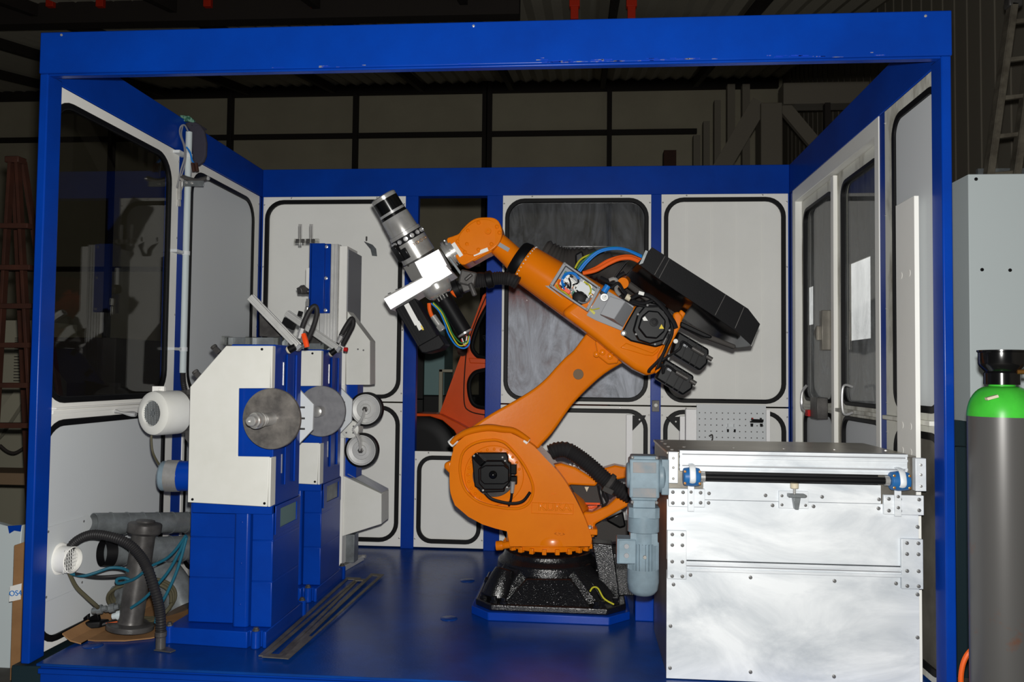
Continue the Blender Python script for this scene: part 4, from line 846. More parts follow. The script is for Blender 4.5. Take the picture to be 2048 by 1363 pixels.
cvr = [(918, 471), (935, 452), (952, 441), (968, 438), (984, 441), (995, 450), (998, 464), (995, 478), (986, 490), (970, 500), (950, 509), (935, 508), (928, 500), (918, 490)]
cvr = [(p.x, p.y) for p in catmull([(x, y, 0) for x, y in cvr], 3, True)]
b = MB(); b.prism(PP(cvr, YW-.098, .0002, 950), .03); b.build('wrist_cover', 'orange', wo, bevel=.004, seg=3)
screws([at(x, y, Y=YW-.098) for x, y in ((936, 461), (957, 445), (994, 453), (999, 465), (983, 488), (957, 499), (934, 488), (916, 482), (930, 504))], (0, -1, 0), .012, wo, 'orange', 'cover_bolt', h=.7)
b = MB(); b.lathe(at(976, 462, Y=YW-.098), (0, -1, 0), [(0, .018), (.006, .017), (.006, .006), (.002, .005)], 24); b.build('oil_plug', 'orange', wo)
b = MB(); b.obox(at(906, 486, Y=YW-.094), at(923, 512, Y=YW-.094), .004, .022, up=(.85, 0, .5)); b.build('axis_scale', 'label', wo)
b = MB(); b.obox(at(947, 509, Y=YW-.094), at(976, 498, Y=YW-.094), .004, .020, up=(0, 0, 1)); b.build('axis_scale', 'label', wo)
b = MB(); b.prism(PP([(962, 492), (984, 492), (984, 503), (950, 521), (940, 522), (944, 512)], YW-.085), .12); b.build('wrist_flare', 'orange', wo, bevel=.008, seg=3)
# hose from the elbow to the tool
b = MB(); b.tube(PP([(1036, 566), (1020, 558), (995, 556), (970, 561), (945, 562)], 1.0), .038, 16, rib=.014); hz = b.build('tool_hose', 'hose', rb)
b = MB(); b.lathe(at(986, 557, Y=1.0), at(972, 560, Y=1.0)-at(986, 557, Y=1.0), [(0, .04), (.006, .048), (.034, .048), (.04, .04)], 20); b.build('hose_collar', 'black', hz)

# ================================================================== TOOL HELD BY THE ROBOT
tl = thing('spindle_tool', 'silver and black spindle tool with white block held by the orange wrist', 'robot tool', at(860, 560, Y=1.05))
YT = 1.05
a0 = at(766, 393, Y=YT-.10); a1 = at(838, 513, Y=YT-.01); sx_ = (a1-a0).normalized()
def PV(pts, Y, x0=850, y0=560): return [at(x, y, Y=Y+.00034*(x-x0)+.00030*(y-y0)) for x, y in pts]     # face square to the line of sight
KP = kpx(a0)
def P_(t): return t/KP
def Lt(prof): return [(P_(t), r/KP) for t, r in prof]
b = MB(); b.lathe(a0, sx_, Lt([(-2, 24), (0, 26.5), (7, 26.5), (7.2, 25)]), 56); b.build('end_cap', 'steel', tl)
b = MB(); b.lathe(a0, sx_, Lt([(7, 26.8), (33, 27), (33, 25)]), 56); b.build('band', 'gloss', tl)
b = MB(); b.lathe(a0, sx_, Lt([(33, 27.5), (38, 28), (38.2, 27)]), 56); b.build('ring', 'chrome', tl)
b = MB(); b.lathe(a0, sx_, Lt([(38, 27.6), (44, 28)]), 56); b.build('band', 'gloss', tl)
b = MB(); b.lathe(a0, sx_, Lt([(44, 28.5), (45, 29), (80, 31), (81, 33.5), (88, 34)]), 56); b.build('spindle_body', 'steel', tl)
b = MB(); b.lathe(a0, sx_, Lt([(88, 33.5), (101, 34)]), 56); bd = b.build('bolt_ring', 'black', tl)
b = MB(); b.lathe(a0, sx_, Lt([(101, 35), (139, 36), (139.5, 33)]), 56); ch = b.build('chuck_body', 'steel', tl)
b = MB(); b.lathe(a0, sx_, Lt([(139, 33), (145, 33)]), 56); b.build('seal', 'darksteel', tl)
_, bu, bw = basis(sx_)
def ringpts(t, r, angs): return [a0+sx_*P_(t)+(bu*math.cos(a)+bw*math.sin(a))*(r/KP) for a in angs]
# direction towards viewer (-Y) expressed by angle around the axis
def ang_of(v): return math.atan2(V(v).dot(bw), V(v).dot(bu))
fa0 = ang_of((0, -1, 0)); rt = V((sx_.z, 0, -sx_.x)); rt = rt if rt.x > 0 else -rt
sgn = 1 if ((bu*math.cos(fa0+.3)+bw*math.sin(fa0+.3)).dot(rt) > 0) else -1
for k in range(12):
    a = fa0+sgn*(-1.3+k*.42)
    o = (bu*math.cos(a)+bw*math.sin(a)); p = a0+sx_*P_(94.5)+o*(34/KP)
    b = MB(); b.lathe(p-o*.002, o, [(0, .0125), (.008, .0125), (.009, .007), (.004, .006)], 16); b.build('collar_bolt', 'chrome', bd)
for k in range(5):
    a = fa0+sgn*(.15+k*.28); o = (bu*math.cos(a)+bw*math.sin(a)); p = a0+sx_*P_(112)+o*(35.3/KP)
    b = MB(); b.lathe(p-o*.002, o, [(0, .010), (.003, .009), (.001, .005)], 16); b.build('side_bolt', 'copper', ch)
for t, w_, a_, h_ in ((101, 28, -.95, .02), (108, 22, -.6, .014), (94, 16, -1.05, .018)):
    a = fa0+sgn*a_; o = (bu*math.cos(a)+bw*math.sin(a)); p = a0+sx_*P_(t)+o*(33/KP); b = MB(); b.obox(p, p+sx_*P_(w_), .055, h_*2, up=o); b.build('sensor_block', 'gloss', ch, bevel=.002)
# blocks
b = MB(); blk = PV([(829, 524), (877, 498), (894, 530), (846, 557)], YT-.10); b.prism(blk, .16); b.build('block', 'bright', tl, bevel=.001)
b = MB(); q = PV([(829, 524), (846, 557)], YT-.099)+PP([(823, 562), (807, 534)], YT-.02); b.prism(q, .06); b.build('block_side', 'shadedside', tl, bevel=.001)
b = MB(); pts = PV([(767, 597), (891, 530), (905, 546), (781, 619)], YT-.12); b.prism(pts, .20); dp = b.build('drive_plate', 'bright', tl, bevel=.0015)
b = MB(); b.prism(PP([(845, 553), (770, 592), (768, 596), (847, 556)], YT-.11), .16); b.build('plate_lid', 'shadedside', dp)
screws([at(x, y, Y=YT-.05) for x, y in ((779, 587), (794, 579), (821, 566))], (-.4, -.1, .9), .010, dp, 'darksteel')
# robot flange rings
f0 = at(908, 501, Y=YT+.02); fd = (at(886, 516, Y=YT+.02)-f0).normalized()
b = MB(); b.lathe(f0-fd*.01, fd, [(0, .072), (.022, .072), (.022, .060), (.034, .060), (.034, .078), (.05, .078), (.05, .066), (.06, .066)], 48); rf_ = b.build('tool_flange', 'steel', tl)
_, fu, fw = basis(fd)
for k in range(10):
    a = k*.628; o = fu*math.cos(a)+fw*math.sin(a); b = MB(); b.lathe(f0+fd*.012+o*.072, o, [(0, .006), (.006, .006)], 8); b.build('flange_bolt', 'chrome', rf_)
b = MB(); b.obox(at(899, 515, Y=YT-.07), at(931, 560, Y=YT-.07), .02, .014); b.build('hose_bracket', 'galv', rf_, bevel=.002)
# second motor: collar and black tube
s0 = at(869, 565, Y=YT-.04); s1 = at(931, 667, Y=YT-.02); sd = (s1-s0).normalized()
b = MB(); b.lathe(s0, sd, Lt([(0, 24), (6, 30), (16, 30), (24, 27), (30, 20), (31, 14)]), 48); b.build('motor_collar', 'steel', tl)
b = MB(); b.lathe(s0, sd, Lt([(28, 13), (30, 15.5), (116, 15.5), (117, 14)]), 36); tb = b.build('tube_motor', 'black', tl)
b = MB(); b.lathe(s0, sd, Lt([(116.5, 15.8), (120, 15.8), (120.2, 10)]), 36); b.build('tube_rim', 'steel', tb)
for k in range(7):
    a = -1.4+k*.45; o = V((math.cos(a), -math.sin(a)*.3-.2, 0)); b = MB(); b.cyl(s0+sd*P_(33)+o*.0+V((0, -.038, 0)) + rt*(k-3)*.009, s0+sd*P_(40)+V((0, -.043, 0))+rt*(k-3)*.009, .004, n=8); b.build('cable_clip', 'steel', tb) if k % 2 == 0 else None
cable('cable', 'cbl_blue', [(862, 606), (878, 622), (889, 645), (897, 668), (912, 690), (928, 696), (938, 688), (939, 672)], YT-.05, YT-.05, .0042, tb)
cable('cable', 'cbl_green', [(866, 604), (883, 620), (896, 645), (906, 668), (922, 685), (936, 680), (938, 670)], YT-.06, YT-.06, .0036, tb)
cable('cable', 'cbl_yellow', [(866, 606), (882, 623), (893, 646), (903, 669), (918, 690), (934, 686), (938, 672)], YT-.07, YT-.07, .0036, tb)
cable('cable', 'cbl_black', [(928, 676), (932, 688), (938, 684), (936, 668)], YT-.04, YT-.04, .004, tb)
cable('cable', 'red', [(922, 678), (928, 690), (936, 688), (932, 670)], YT-.03, YT-.03, .003, tb)
cable('cable', 'label', [(924, 676), (927, 684), (930, 690), (934, 672)], YT-.045, YT-.045, .003, tb)
# servo motor with labels
b = MB(); b.prism(PP([(790, 618), (830, 596), (882, 684), (844, 704)], YT-.12), .15); sv = b.build('servo_motor', 'motorblack', tl, bevel=.004)
b = MB(); b.prism(PP([(835, 692), (878, 668), (890, 688), (880, 698), (852, 706), (843, 705)], YT-.135), .18); b.build('motor_end', 'black', sv, bevel=.006)
for k, (u0, u1) in enumerate(((0, 1), (.55, .6))):
    pass
for o in (4, 9, 31, 37):
    b = MB(); v_ = V((-.0, 0, 0)); p0_ = at(790+o, 618-o*.56, Y=YT-.122); p1_ = at(790+o+44, 618-o*.56+76, Y=YT-.122); b.obox(p0_, p1_, .008, .006, up=(0, 1, 0)); b.build('motor_fin', 'black', sv)
b = MB(); b.prism(PP([(808, 610), (817, 605), (839, 645), (830, 651)], YT-.126), .003)
b.build('motor_label', 'label', sv)
b = MB(); b.prism(PP([(830, 645), (838, 641), (847, 656), (838, 661)], YT-.127), .003); b.build('motor_label', 'label', sv)
b = MB(); b.prism(PP([(841, 651), (843, 650), (848, 659), (845, 660)], YT-.128), .003); b.build('yellow_mark', 'yellow', sv)
b = MB(); b.cyl(at(866, 632, Y=YT-.06), at(886, 660, Y=YT-.06), .017, n=16); b.lathe(at(878, 650, Y=YT-.06), at(888, 662, Y=YT-.06)-at(878, 650, Y=YT-.06), [(0, .02), (.03, .021), (.032, .012)], 6); b.build('connector', 'steel', sv)
cable('cable', 'cbl_orange', [(858, 606), (859, 618), (863, 630), (868, 636)], YT-.06, YT-.06, .011, sv)
# hose clamp cluster
hcl = MB(); hcl.obox(at(920, 553, Y=YT-.09), at(952, 560, Y=YT-.09), .05, .08); hcl.build('hose_clamp', 'darksteel', tl, bevel=.01, seg=3)
b = MB(); b.obox(at(924, 575, Y=YT-.08), at(946, 566, Y=YT-.08), .05, .06); b.cyl(at(940, 566, Y=YT-.12), at(950, 591, Y=YT-.12), .014); b.cyl(at(930, 560, Y=YT-.12), at(944, 548, Y=YT-.12), .010); b.build('clamp_jaw', 'darksteel', tl, bevel=.006, seg=3)
b = MB(); b.lathe(at(908, 580, Y=YT-.05), at(922, 574, Y=YT-.05)-at(908, 580, Y=YT-.05), [(0, .05), (.03, .052), (.032, .04), (.05, .04)], 28); b.build('rubber_plug', 'rubber', tl)
cable('cable', 'cbl_orange', [(903, 582), (908, 588), (914, 592)], YT-.04, YT-.04, .009, tl)
cable('cable', 'cbl_black', [(945, 560), (962, 556), (975, 561)], YT-.03, 1.0, .034, tl)

# ================================================================== CRATE
CX0, CX1, CY0, CY1, CZ = 2.778, 3.80, .10, .78, .945
cr = thing('aluminium_crate', 'large wiped aluminium box with black roller bar and grey geared motor', 'machine box', ((CX0+CX1)/2, .45, 0))
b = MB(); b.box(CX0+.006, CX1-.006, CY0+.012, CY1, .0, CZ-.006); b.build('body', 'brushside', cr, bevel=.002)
def fz(y, x=1590): return at(x, y, Y=CY0).z
def fx(x, y=1100): return at(x, y, Y=CY0).x
z_low, z_mid0, z_mid1, z_up0, z_up1 = 0.004, fz(1146), fz(1128), fz(1003), fz(996)
b = MB(); b.box(CX0, CX1, CY0, CY0+.012, z_low, z_mid0-.001); b.build('lower_panel', 'brush', cr, bevel=.001)
b = MB(); b.box(CX0+.002, CX1-.002, CY0-.012, CY0+.012, z_mid0, z_mid1+.004); b.box(CX0+.002, CX1-.002, CY0-.018, CY0+.002, z_mid0, z_mid0+.012); b.box(CX0+.002, CX1-.002, CY0-.018, CY0+.002, z_mid1-.008, z_mid1+.004); b.build('middle_rail', 'brush', cr, bevel=.001)
b = MB(); b.box(CX0, CX1, CY0, CY0+.012, z_mid1+.006, z_up0-.001); b.build('upper_panel', 'brush', cr, bevel=.001)
zr0, zr1 = fz(957), fz(905)
b = MB(); b.box(CX0+.15, CX1-.15, CY0-.003, CY0+.012, z_up0+.001, fz(966)); b.build('top_panel', 'brush', cr, bevel=.001)
b = MB(); zA, zB = fz(950), fz(906)
b.box(CX0+.05, CX1-.05, CY0-.02, CY0+.02, zA+.012, zB+.006)
for z in (zA+.012, zA+.030, zB-.026, zB-.004): b.box(CX0+.05, CX1-.05, CY0-.026, CY0, z, z+.010)
b.build('top_rail', 'brush', cr, bevel=.001)
b = MB(); b.box(CX0+.16, CX1-.16, CY0+.0, CY0+.03, fz(966), zA+.012); b.build('gap_strip', 'rubber', cr)
for z, y_ in ((zA+.032, CY0-.0262), (zB-.012, CY0-.0262), ((z_mid0+z_mid1)/2, CY0-.0125)):
    b = MB(); b.box(CX0+.06, CX1-.06, y_, y_+.004, z, z+.005); b.build('rail_groove', 'grey', cr)
b = MB(); b.box(CX0+.0, CX1-.0, CY0+.02, CY1, CZ-.012, CZ); b.build('lid', 'lid', cr, bevel=.002)
screws([(CX0+.1+.22*k, CY0+.25, CZ) for k in range(5)]+[(CX0+.03, CY0+.1+.15*k, CZ-.0) for k in range(4)], (0, 0, 1), .008, cr, 'steel')
# corner brackets
for (x0, x1, y0, y1) in ((1337, 1356, 903, 966), (1831, 1853, 916, 982)):
    b = MB(); p, q = at(x0, y0, Y=CY0-.035), at(x1, y1, Y=CY0-.035); b.box(p.x, q.x, CY0-.035, CY0+.0, q.z, p.z); cbk = b.build('corner_bracket', 'brush', cr, bevel=.002)
    screws([V(((p.x+q.x)/2, CY0-.035, q.z+(p.z-q.z)*t)) for t in (.15, .5, .8)], (0, -1, 0), .006, cbk)
for (x0, x1, y0, y1, holes) in ((1337, 1410, 976, 1014, 6), (1768, 1848, 989, 1030, 6), (1335, 1373, 1060, 1158, 8), (1803, 1847, 1077, 1178, 8)):
    p, q = at(x0, y0, Y=CY0-.02), at(x1, y1, Y=CY0-.02); b = MB(); b.box(p.x, q.x, CY0-.02, CY0+.0, q.z, p.z); hp = b.build('hinge_plate', 'brush', cr, bevel=.002)
    if holes == 6: hh = [(.12, .2), (.12, .8), (.4, .2), (.4, .8), (.88, .25), (.88, .8)]
    else: hh = [(u, v) for u in (.25, .78) for v in (.06, .36, .70, .92)]
    screws([V((p.x+(q.x-p.x)*u, CY0-.02, q.z+(p.z-q.z)*v)) for u, v in hh], (0, -1, 0), .008, hp, 'darksteel')
# roller bar and bearings
zrb = fz(959, 1590); yb_ = CY0-.045
pL, pR = at(1405, 950, Y=yb_), at(1775, 964, Y=yb_); zb = (pL.z+pR.z)/2
b = MB(); b.cyl((pL.x, yb_, zb), (pR.x, yb_, zb), .0145, n=24); b.build('roller_bar', 'rubber', cr)
for sx0, x0, x1 in ((1, 1362, 1404), (-1, 1775, 1822)):
    p, q = at(x0, 955, Y=yb_), at(x1, 955, Y=yb_); cx = (p.x+q.x)/2
    b = MB(); b.lathe((p.x+.008, yb_, zb), (1, 0, 0), [(0, .030), (.004, .036), (.03, .040), (.045, .040), (q.x-p.x-.02, .036), (q.x-p.x-.016, .03)], 28); be = b.build('bearing', 'bearing', cr, bevel=.002)
    b = MB(); xs_ = q.x-.006 if sx0 > 0 else p.x-.012; b.cyl((xs_, yb_, zb), (xs_+.018, yb_, zb), .02, n=20); b.build('shaft_collar', 'steel', be)
    screws([(cx+dx_, yb_-.03, zb+dz_) for dx_ in (-.03, .03) for dz_ in (-.024, .024)], (0, -1, 0), .006, be, 'copper')
    b = MB(); sw = .013; b.box(cx-sw, cx+sw, CY0-.032, CY0-.022, zb-.145, zb-.03); b.tube([(cx, CY0-.03, zb-.03), (cx, yb_-.042, zb-.015), (cx, yb_-.044, zb+.02), (cx, yb_-.02, zb+.046), (cx, CY0-.01, zb+.05)], .013, 8, flat=.35); st = b.build('strap', 'brush', cr, bevel=.001)
    screws([(cx, CY0-.032, zb-.065), (cx, CY0-.032, zb-.11)], (0, -1, 0), .007, st, 'darksteel')
# latch
p, q = at(1558, 981, Y=CY0-.015), at(1617, 1017, Y=CY0-.015)
b = MB(); b.box(p.x, q.x, CY0-.015, CY0, q.z, p.z); lt = b.build('latch_plate', 'brush', cr, bevel=.001)
cx = (p.x+q.x)/2
b = MB(); b.box(cx-.028, cx+.040, CY0-.05, CY0-.015, p.z-.022, p.z-.008); b.prism([(cx-.01, CY0-.05, p.z-.022), (cx+.02, CY0-.05, p.z-.022), (cx+.012, CY0-.05, p.z-.07), (cx-.002, CY0-.05, p.z-.07)], .035); b.build('latch_body', 'galv', lt, bevel=.002)
b = MB(); b.cyl((cx-.002, CY0-.035, p.z-.01), (cx-.002, CY0-.035, p.z+.02), .006); b.build('latch_stem', 'steel', lt)
b = MB(); b.cyl((cx-.002, CY0-.035, p.z+.014), (cx-.002, CY0-.035, p.z+.036), .017, n=20); b.build('latch_knob', 'cream_end', lt, bevel=.003)
screws([V((p.x+(q.x-p.x)*u, CY0-.015, q.z+(p.z-q.z)*v)) for u, v in ((.1, .2), (.1, .72), (.9, .2), (.9, .72))], (0, -1, 0), .0065, lt, 'darksteel')
pts = [(1347, 1168), (1501, 1154), (1669, 1161), (1792, 1166), (1341, 1251), (1340, 1335), (1501, 1343), (1668, 1352), (1835, 1188), (1835, 1274), (1344, 1037), (1835, 1053), (1381, 1149), (1418, 986), (1531, 990), (1644, 993), (1758, 998), (1417, 1005), (1545, 1010), (1627, 1012), (1757, 1016)]
screws([at(x, y, Y=CY0-.003) for x, y in pts], (0, -1, 0), .008, cr, 'darksteel')
# geared motor
gx, gy = at(1287, 950, Y=.09).x, .09
gm = MB(); zg = lambda y: at(1287, y, Y=gy).z
b = MB(); b.box(gx-.062, gx+.062, gy-.06, gy+.06, zg(992), zg(915)); b.box(gx-.055, gx+.055, gy-.052, gy+.052, zg(998), zg(909)); b.lathe((gx-.073, gy, zg(950)), (1, 0, 0), [(0, .05), (.012, .056), (.13, .056), (.146, .05), (.16, .04)], 28); gb = b.build('gearbox', 'motor', cr, bevel=.008, seg=3)
for y0, y1 in ((921, 942), (972, 990)):
    b = MB(); b.box(gx-.048, gx+.048, gy-.0625, gy-.058, zg(y1), zg(y0)); b.build('worn_patch', 'dusty', gb, bevel=.001)
b = MB(); b.lathe((gx+.06, gy, zg(950)), (1, 0, 0), [(0, .07), (.02, .072), (.03, .05)], 24); b.box(gx+.07, CX0+.002, gy-.055, gy+.10, zg(985), zg(915)); b.build('output_flange', 'motor', gb, bevel=.004)
screws([(gx+a*.05, gy-.058, zg(y)) for a in (-1, 1) for y in (1000, 912)], (0, -1, 0), .007, gb, 'darksteel')
b = MB(); b.box(gx-.045, gx+.045, gy-.045, gy+.045, zg(1012), zg(996)); b.build('neck', 'motor', cr)
b = MB(); b.prism([(gx-.064, gy-.045, zg(1032)), (gx-.045, gy-.064, zg(1032)), (gx+.045, gy-.064, zg(1032)), (gx+.064, gy-.045, zg(1032)), (gx+.064, gy+.064, zg(1032)), (gx-.064, gy+.064, zg(1032))], (0, 0, zg(1011)-zg(1032)))
b.lathe((gx, gy, zg(1062)), (0, 0, 1), [(0, .066), (.07, .066), (.075, .06)], 36); b.build('motor_flange', 'motor', cr, bevel=.003)
zf0, zf1 = zg(1137), zg(1062)
b = MB(); b.lathe((gx, gy, zf0), (0, 0, 1), [(0, .055), (zf1-zf0, .055)], 32)
for k in range(26):
    a = 2*math.pi*k/26; r = V((math.cos(a), math.sin(a), 0)); c = V((gx, gy, 0))+r*.058; b.obox(c+V((0, 0, zf0)), c+V((0, 0, zf1-.045)), .004, .014, up=r)
b.box(gx-.056, gx+.056, gy-.045, gy+.045, zf1-.05, zf1)
b.build('motor_body', 'motor', cr, bevel=.0)
b = MB(); b.lathe((gx, gy, zg(1188)), (0, 0, 1), [(0, .038), (.006, .048), (.022, .061), (.055, .066), (.11, .066), (zf0-zg(1188), .063)], 40); b.build('fan_cover', 'motor', cr)
p, q = at(1234, 1077, Y=gy-.05), at(1272, 1128, Y=gy-.05)
b = MB(); b.box(p.x, q.x, gy-.05, gy+.045, q.z, p.z); b.box(p.x+.006, q.x-.0, gy-.055, gy-.045, q.z+.002, p.z-.004); tb_ = b.build('terminal_box', 'motor', cr, bevel=.004)
b = MB()
for zz in (.35, .72):
    b = MB(); b.lathe((p.x+(q.x-p.x)*.5, gy-.055, q.z+(p.z-q.z)*zz), (0, -1, 0), [(0, .011), (.003, .010)], 16); b.build('gland_cap', 'grey', tb_)
b = MB(); b.lathe((gx+.002, gy-.064, zg(1107)), (0, -1, 0), [(0, .008), (.006, .007)], 12); b.build('motor_bolt', 'steel', cr)
# blue foot block behind the motor
b = MB(); p, q = at(1272, 1190, Y=1.0), at(1300, 1225, Y=1.0); b.box(2.70, 2.795, .92, 1.05, 0, .14); tag(b.build('blue_block', 'blue', bevel=.004), 'small blue steel block on the platform between robot base and crate', 'block')

# ================================================================== FRAME AND TOOL BOARD BEHIND THE CRATE
YB = 2.15
tb2 = thing('tool_board', 'perforated grey steel board between bright aluminium profiles, behind the crate', 'tool board', (at(1460, 850, Y=YB).x, YB, 0))
def vprof(x0, x1, ytop, Y, par, d=.04):
    p, q = at(x0, ytop, Y=Y), at(x1, ytop, Y=Y); b = MB(); b.box(p.x, q.x, Y, Y+d, .0, p.z)
    xm = (p.x+q.x)/2; b.box(xm-.012, xm-.008, Y-.001, Y, .0, p.z); b.box(xm+.008, xm+.012, Y-.001, Y, .0, p.z); return b.build('profile_post', 'brightpost', par, bevel=.002)
vprof(1372, 1393, 818, YB, tb2, .06); vprof(1532.5, 1540, 819, YB, tb2, .04)
p, q = at(1393.5, 808, Y=YB-.01), at(1532, 960, Y=YB-.01)
holes = []; nx, nz = 12, 12; wX, wZ = q.x-p.x, p.z-q.z
for i in range(12):
    for j in range(1, 12):
        cx, cz = p.x+wX*(.04+i*.0833), p.z-wZ*(.03+j*.082); holes.append([(cx+.0045*math.cos(a), YB-.01, cz+.0045*math.sin(a)) for a in (0, 1.05, 2.1, 3.14, 4.19, 5.24)])
b = MB(); b.holed([(p.x, YB-.01, q.z), (q.x, YB-.01, q.z), (q.x, YB-.01, p.z), (p.x, YB-.01, p.z)], holes, (0, .003, 0)); b.box(p.x, q.x, YB-.007, YB+.004, p.z-.005, p.z); bo = b.build('perforated_board', 'ltgrey', tb2)
b = MB(); b.box(p.x+.002, q.x-.002, YB+.004, YB+.006, q.z, p.z-.006); b.build('board_back', 'darksteel', tb2)
def clampy(x0, y0, x1, y1, red, label):
    p, q = at(x0, y0, Y=YB-.03), at(x1, y1, Y=YB-.03); w = q.x-p.x; h = p.z-q.z
    c = thing('tool_clip', label, 'tool clip', (p.x+w/2, YB-.02, q.z))
    b = MB(); b.box(p.x, q.x, YB-.03, YB-.0105, q.z+h*.45, q.z+h*.62); b.box(p.x+w*.1, p.x+w*.22, YB-.035, YB-.012, q.z+h*.5, p.z); b.box(q.x-w*.22, q.x-w*.1, YB-.035, YB-.012, q.z+h*.5, p.z); b.build('clip_bar', 'ltgrey' if not red else 'black', c)
    for u in (.12, .88): b = MB(); b.lathe((p.x+w*u, YB-.025, q.z), (0, 0, 1), [(0, w*.10), (h*.35, w*.12)], 12); b.build('clip_knob', 'rubber', c)
    if red: b = MB(); b.cyl((p.x+w*.1, YB-.04, p.z-h*.25), (q.x, YB-.04, p.z-h*.3), h*.14); b.build('clip_roller', 'rubber', c); b = MB(); b.box(p.x+w*.1, p.x+w*.2, YB-.04, YB-.02, p.z-h*.2, p.z); b.build('red_tip', 'red', c)
clampy(1454, 847, 1472, 864, False, 'small grey clip with two black knobs near the middle of the perforated board')
clampy(1501, 835, 1526, 853, True, 'black and red clip at the upper right of the perforated board')
b = MB(); b.tube(PP([(1418, 872), (1424, 869), (1425, 877), (1422, 884)], YB-.025), .005); tag(b.build('wire_hook', 'darksteel'), 'small dark hook at the lower edge of the perforated board', 'hook')
fr = thing('profile_frame', 'bright aluminium profile frame with black triangular gussets behind the crate', 'frame', (at(1310, 850, Y=2.3).x, 2.3, 0))
vprof(1253, 1265, 829, 2.3, fr); vprof(1360, 1372, 832, 2.3, fr)
for poly in ([(1265, 830), (1292, 830), (1290, 834), (1265, 860)], [(1332, 833), (1360, 833), (1360, 862)]):
    b = MB(); b.prism(PP(poly, 2.3), .006); gs = b.build('gusset', 'rubber', fr)
    c = at(sum(x for x, y in poly)/len(poly)+1, sum(y for x, y in poly)/len(poly), Y=2.299); s_ = MB(); s_.lathe(c, (0, -1, 0), [(0, .006), (.002, .005)], 10); s_.build('gusset_hole', 'label', gs)
b = MB(); p = at(1265, 860, Y=2.32); q = at(1360, 862, Y=2.32); b.box(p.x, q.x, 2.31, 2.34, .3, .34); b.build('cross_bar', 'brightpost', fr, bevel=.002)

# ================================================================== LEFT WALL PIPE WITH CAMERA/SENSOR ARM
XP = .075
pt, pbm = at(372, 264, X=XP), at(372, 742, X=XP)
yp = at(372, 500, X=XP).y
pp = thing('conduit_pipe', 'white vertical pipe clipped to the left wall with wires and a sensor bracket', 'pipe', (XP, yp, at(366, 745, Y=yp).z))
ztp = at(377, 264, Y=yp).z; zbp = at(366, 745, Y=yp).z
b = MB(); b.cyl((XP, yp, zbp), (XP, yp, ztp), .019, n=20); b.build('pipe', 'cabgrey', pp)
for y in (312, 506, 698):
    z = at(366, y, Y=yp).z; b = MB(); b.lathe((XP, yp, z-.012), (0, 0, 1), [(0, .023), (.024, .023)], 16); b.box(.03, XP, yp-.11, yp, z-.008, z+.008); b.build('pipe_clip', 'ltgrey', pp)
b = MB(); b.tube([(XP, yp, zbp), (XP+.005, yp, zbp-.06), (XP+.03, yp-.02, zbp-.12)], .017, 10, rib=.012); b.build('conduit_end', 'hose', pp)
yq = yp-.03
b = MB(); b.tube([at(358, 385, Y=yq), at(366, 362, Y=yq), at(360, 356, Y=yq)], .012); b.lathe(at(359, 362, Y=yq-.01), (0, 0, -1), [(0, .015), (.11, .014), (.112, .010), (.13, .012), (.15, .012)], 12); b.build('sensor', 'steel', pp)
b = MB(); b.tube([at(362, 352, Y=yq), at(375, 357, Y=yq), at(395, 361, Y=yq), at(416, 355, Y=yq)], .014, 10); b.build('clamp_arm', 'darksteel', pp)
b = MB(); b.lathe(at(414, 356, Y=yq), (1, 0, .1), [(0, .013), (.010, .014), (.016, .008)], 12); b.build('arm_tip', 'chrome', pp)
b = MB(); p, q = at(365, 361, Y=yq-.02), at(407, 372, Y=yq-.02); b.box(p.x, q.x, yq-.02, yq-.012, q.z, p.z); b.build('slotted_plate', 'galv', pp, bevel=.002)
screws([at(373, 365, Y=yq-.02), at(384, 366, Y=yq-.02)], (0, -1, 0), .008, pp)
cable('wire', 'cbl_grey', [(376, 262), (369, 250), (361, 254), (360, 268), (368, 292), (369, 315), (362, 340), (356, 366), (353, 376)], yq-.02, yq-.03, .005, pp)
cable('wire', 'cbl_grey', [(366, 250), (363, 270), (371, 296), (371, 320), (366, 342), (362, 352)], yq-.02, yq-.03, .004, pp)
cable('wire', 'cbl_blue', [(373, 294), (380, 304), (384, 320), (387, 325)], yq-.02, yq-.03, .005, pp)
cable('wire', 'cbl_grey', [(376, 300), (382, 312), (383, 335), (382, 352)], yq-.02, yq-.03, .0035, pp)
for x in (387, 394):
    b = MB(); b.cyl(at(x-2, 326, Y=yq-.03), at(x+1, 343, Y=yq-.03), .010, n=10); b.build('wire_terminal', 'rust', pp)
# cloths over the beam
def sheet(name, mt, poly, X, t, label, cat):
    b = MB(); pts = [at(x, y, X=X) for x, y in poly]; b.prism(pts, (t, 0, 0)); return b
b = MB(); cl = [(384, 247), (399, 248), (408, 262), (412, 285), (411, 310), (406, 322), (394, 332), (385, 322), (382, 290), (378, 260), (368, 246)]
ys_ = yp+.02
b.prism([at(x, y, Y=ys_) for x, y in cl], (0, .03, 0)); b.prism([at(368, 246, Y=ys_), at(384, 240, Y=ys_), at(399, 248, Y=ys_), at(384, 255, Y=ys_)], (0, .12, 0)); tag(b.build('cloth', 'cloth', bevel=.01, seg=3), 'dark cloth hung over the left blue beam beside the pipe', 'cloth')
b = MB(); b.prism([at(x, y, Y=ys_-.01) for x, y in ((358, 229), (378, 231), (388, 240), (385, 245), (374, 241), (363, 243))], (0, .03, 0)); tag(b.build('cloth', 'cloth2', bevel=.006), 'green patterned cloth on top of the left blue beam above the pipe', 'cloth')
# chrome handle near the sill
b = MB(); b.tube([at(218, 818, Y=.62), at(232, 822, Y=.62), at(252, 826, Y=.62), at(272, 828, Y=.62)], lambda t: .010+.004*math.sin(t*9), 12); tag(b.build('metal_lever', 'chrome'), 'chrome lever lying on the sill of the left wall beside the white motor', 'lever')

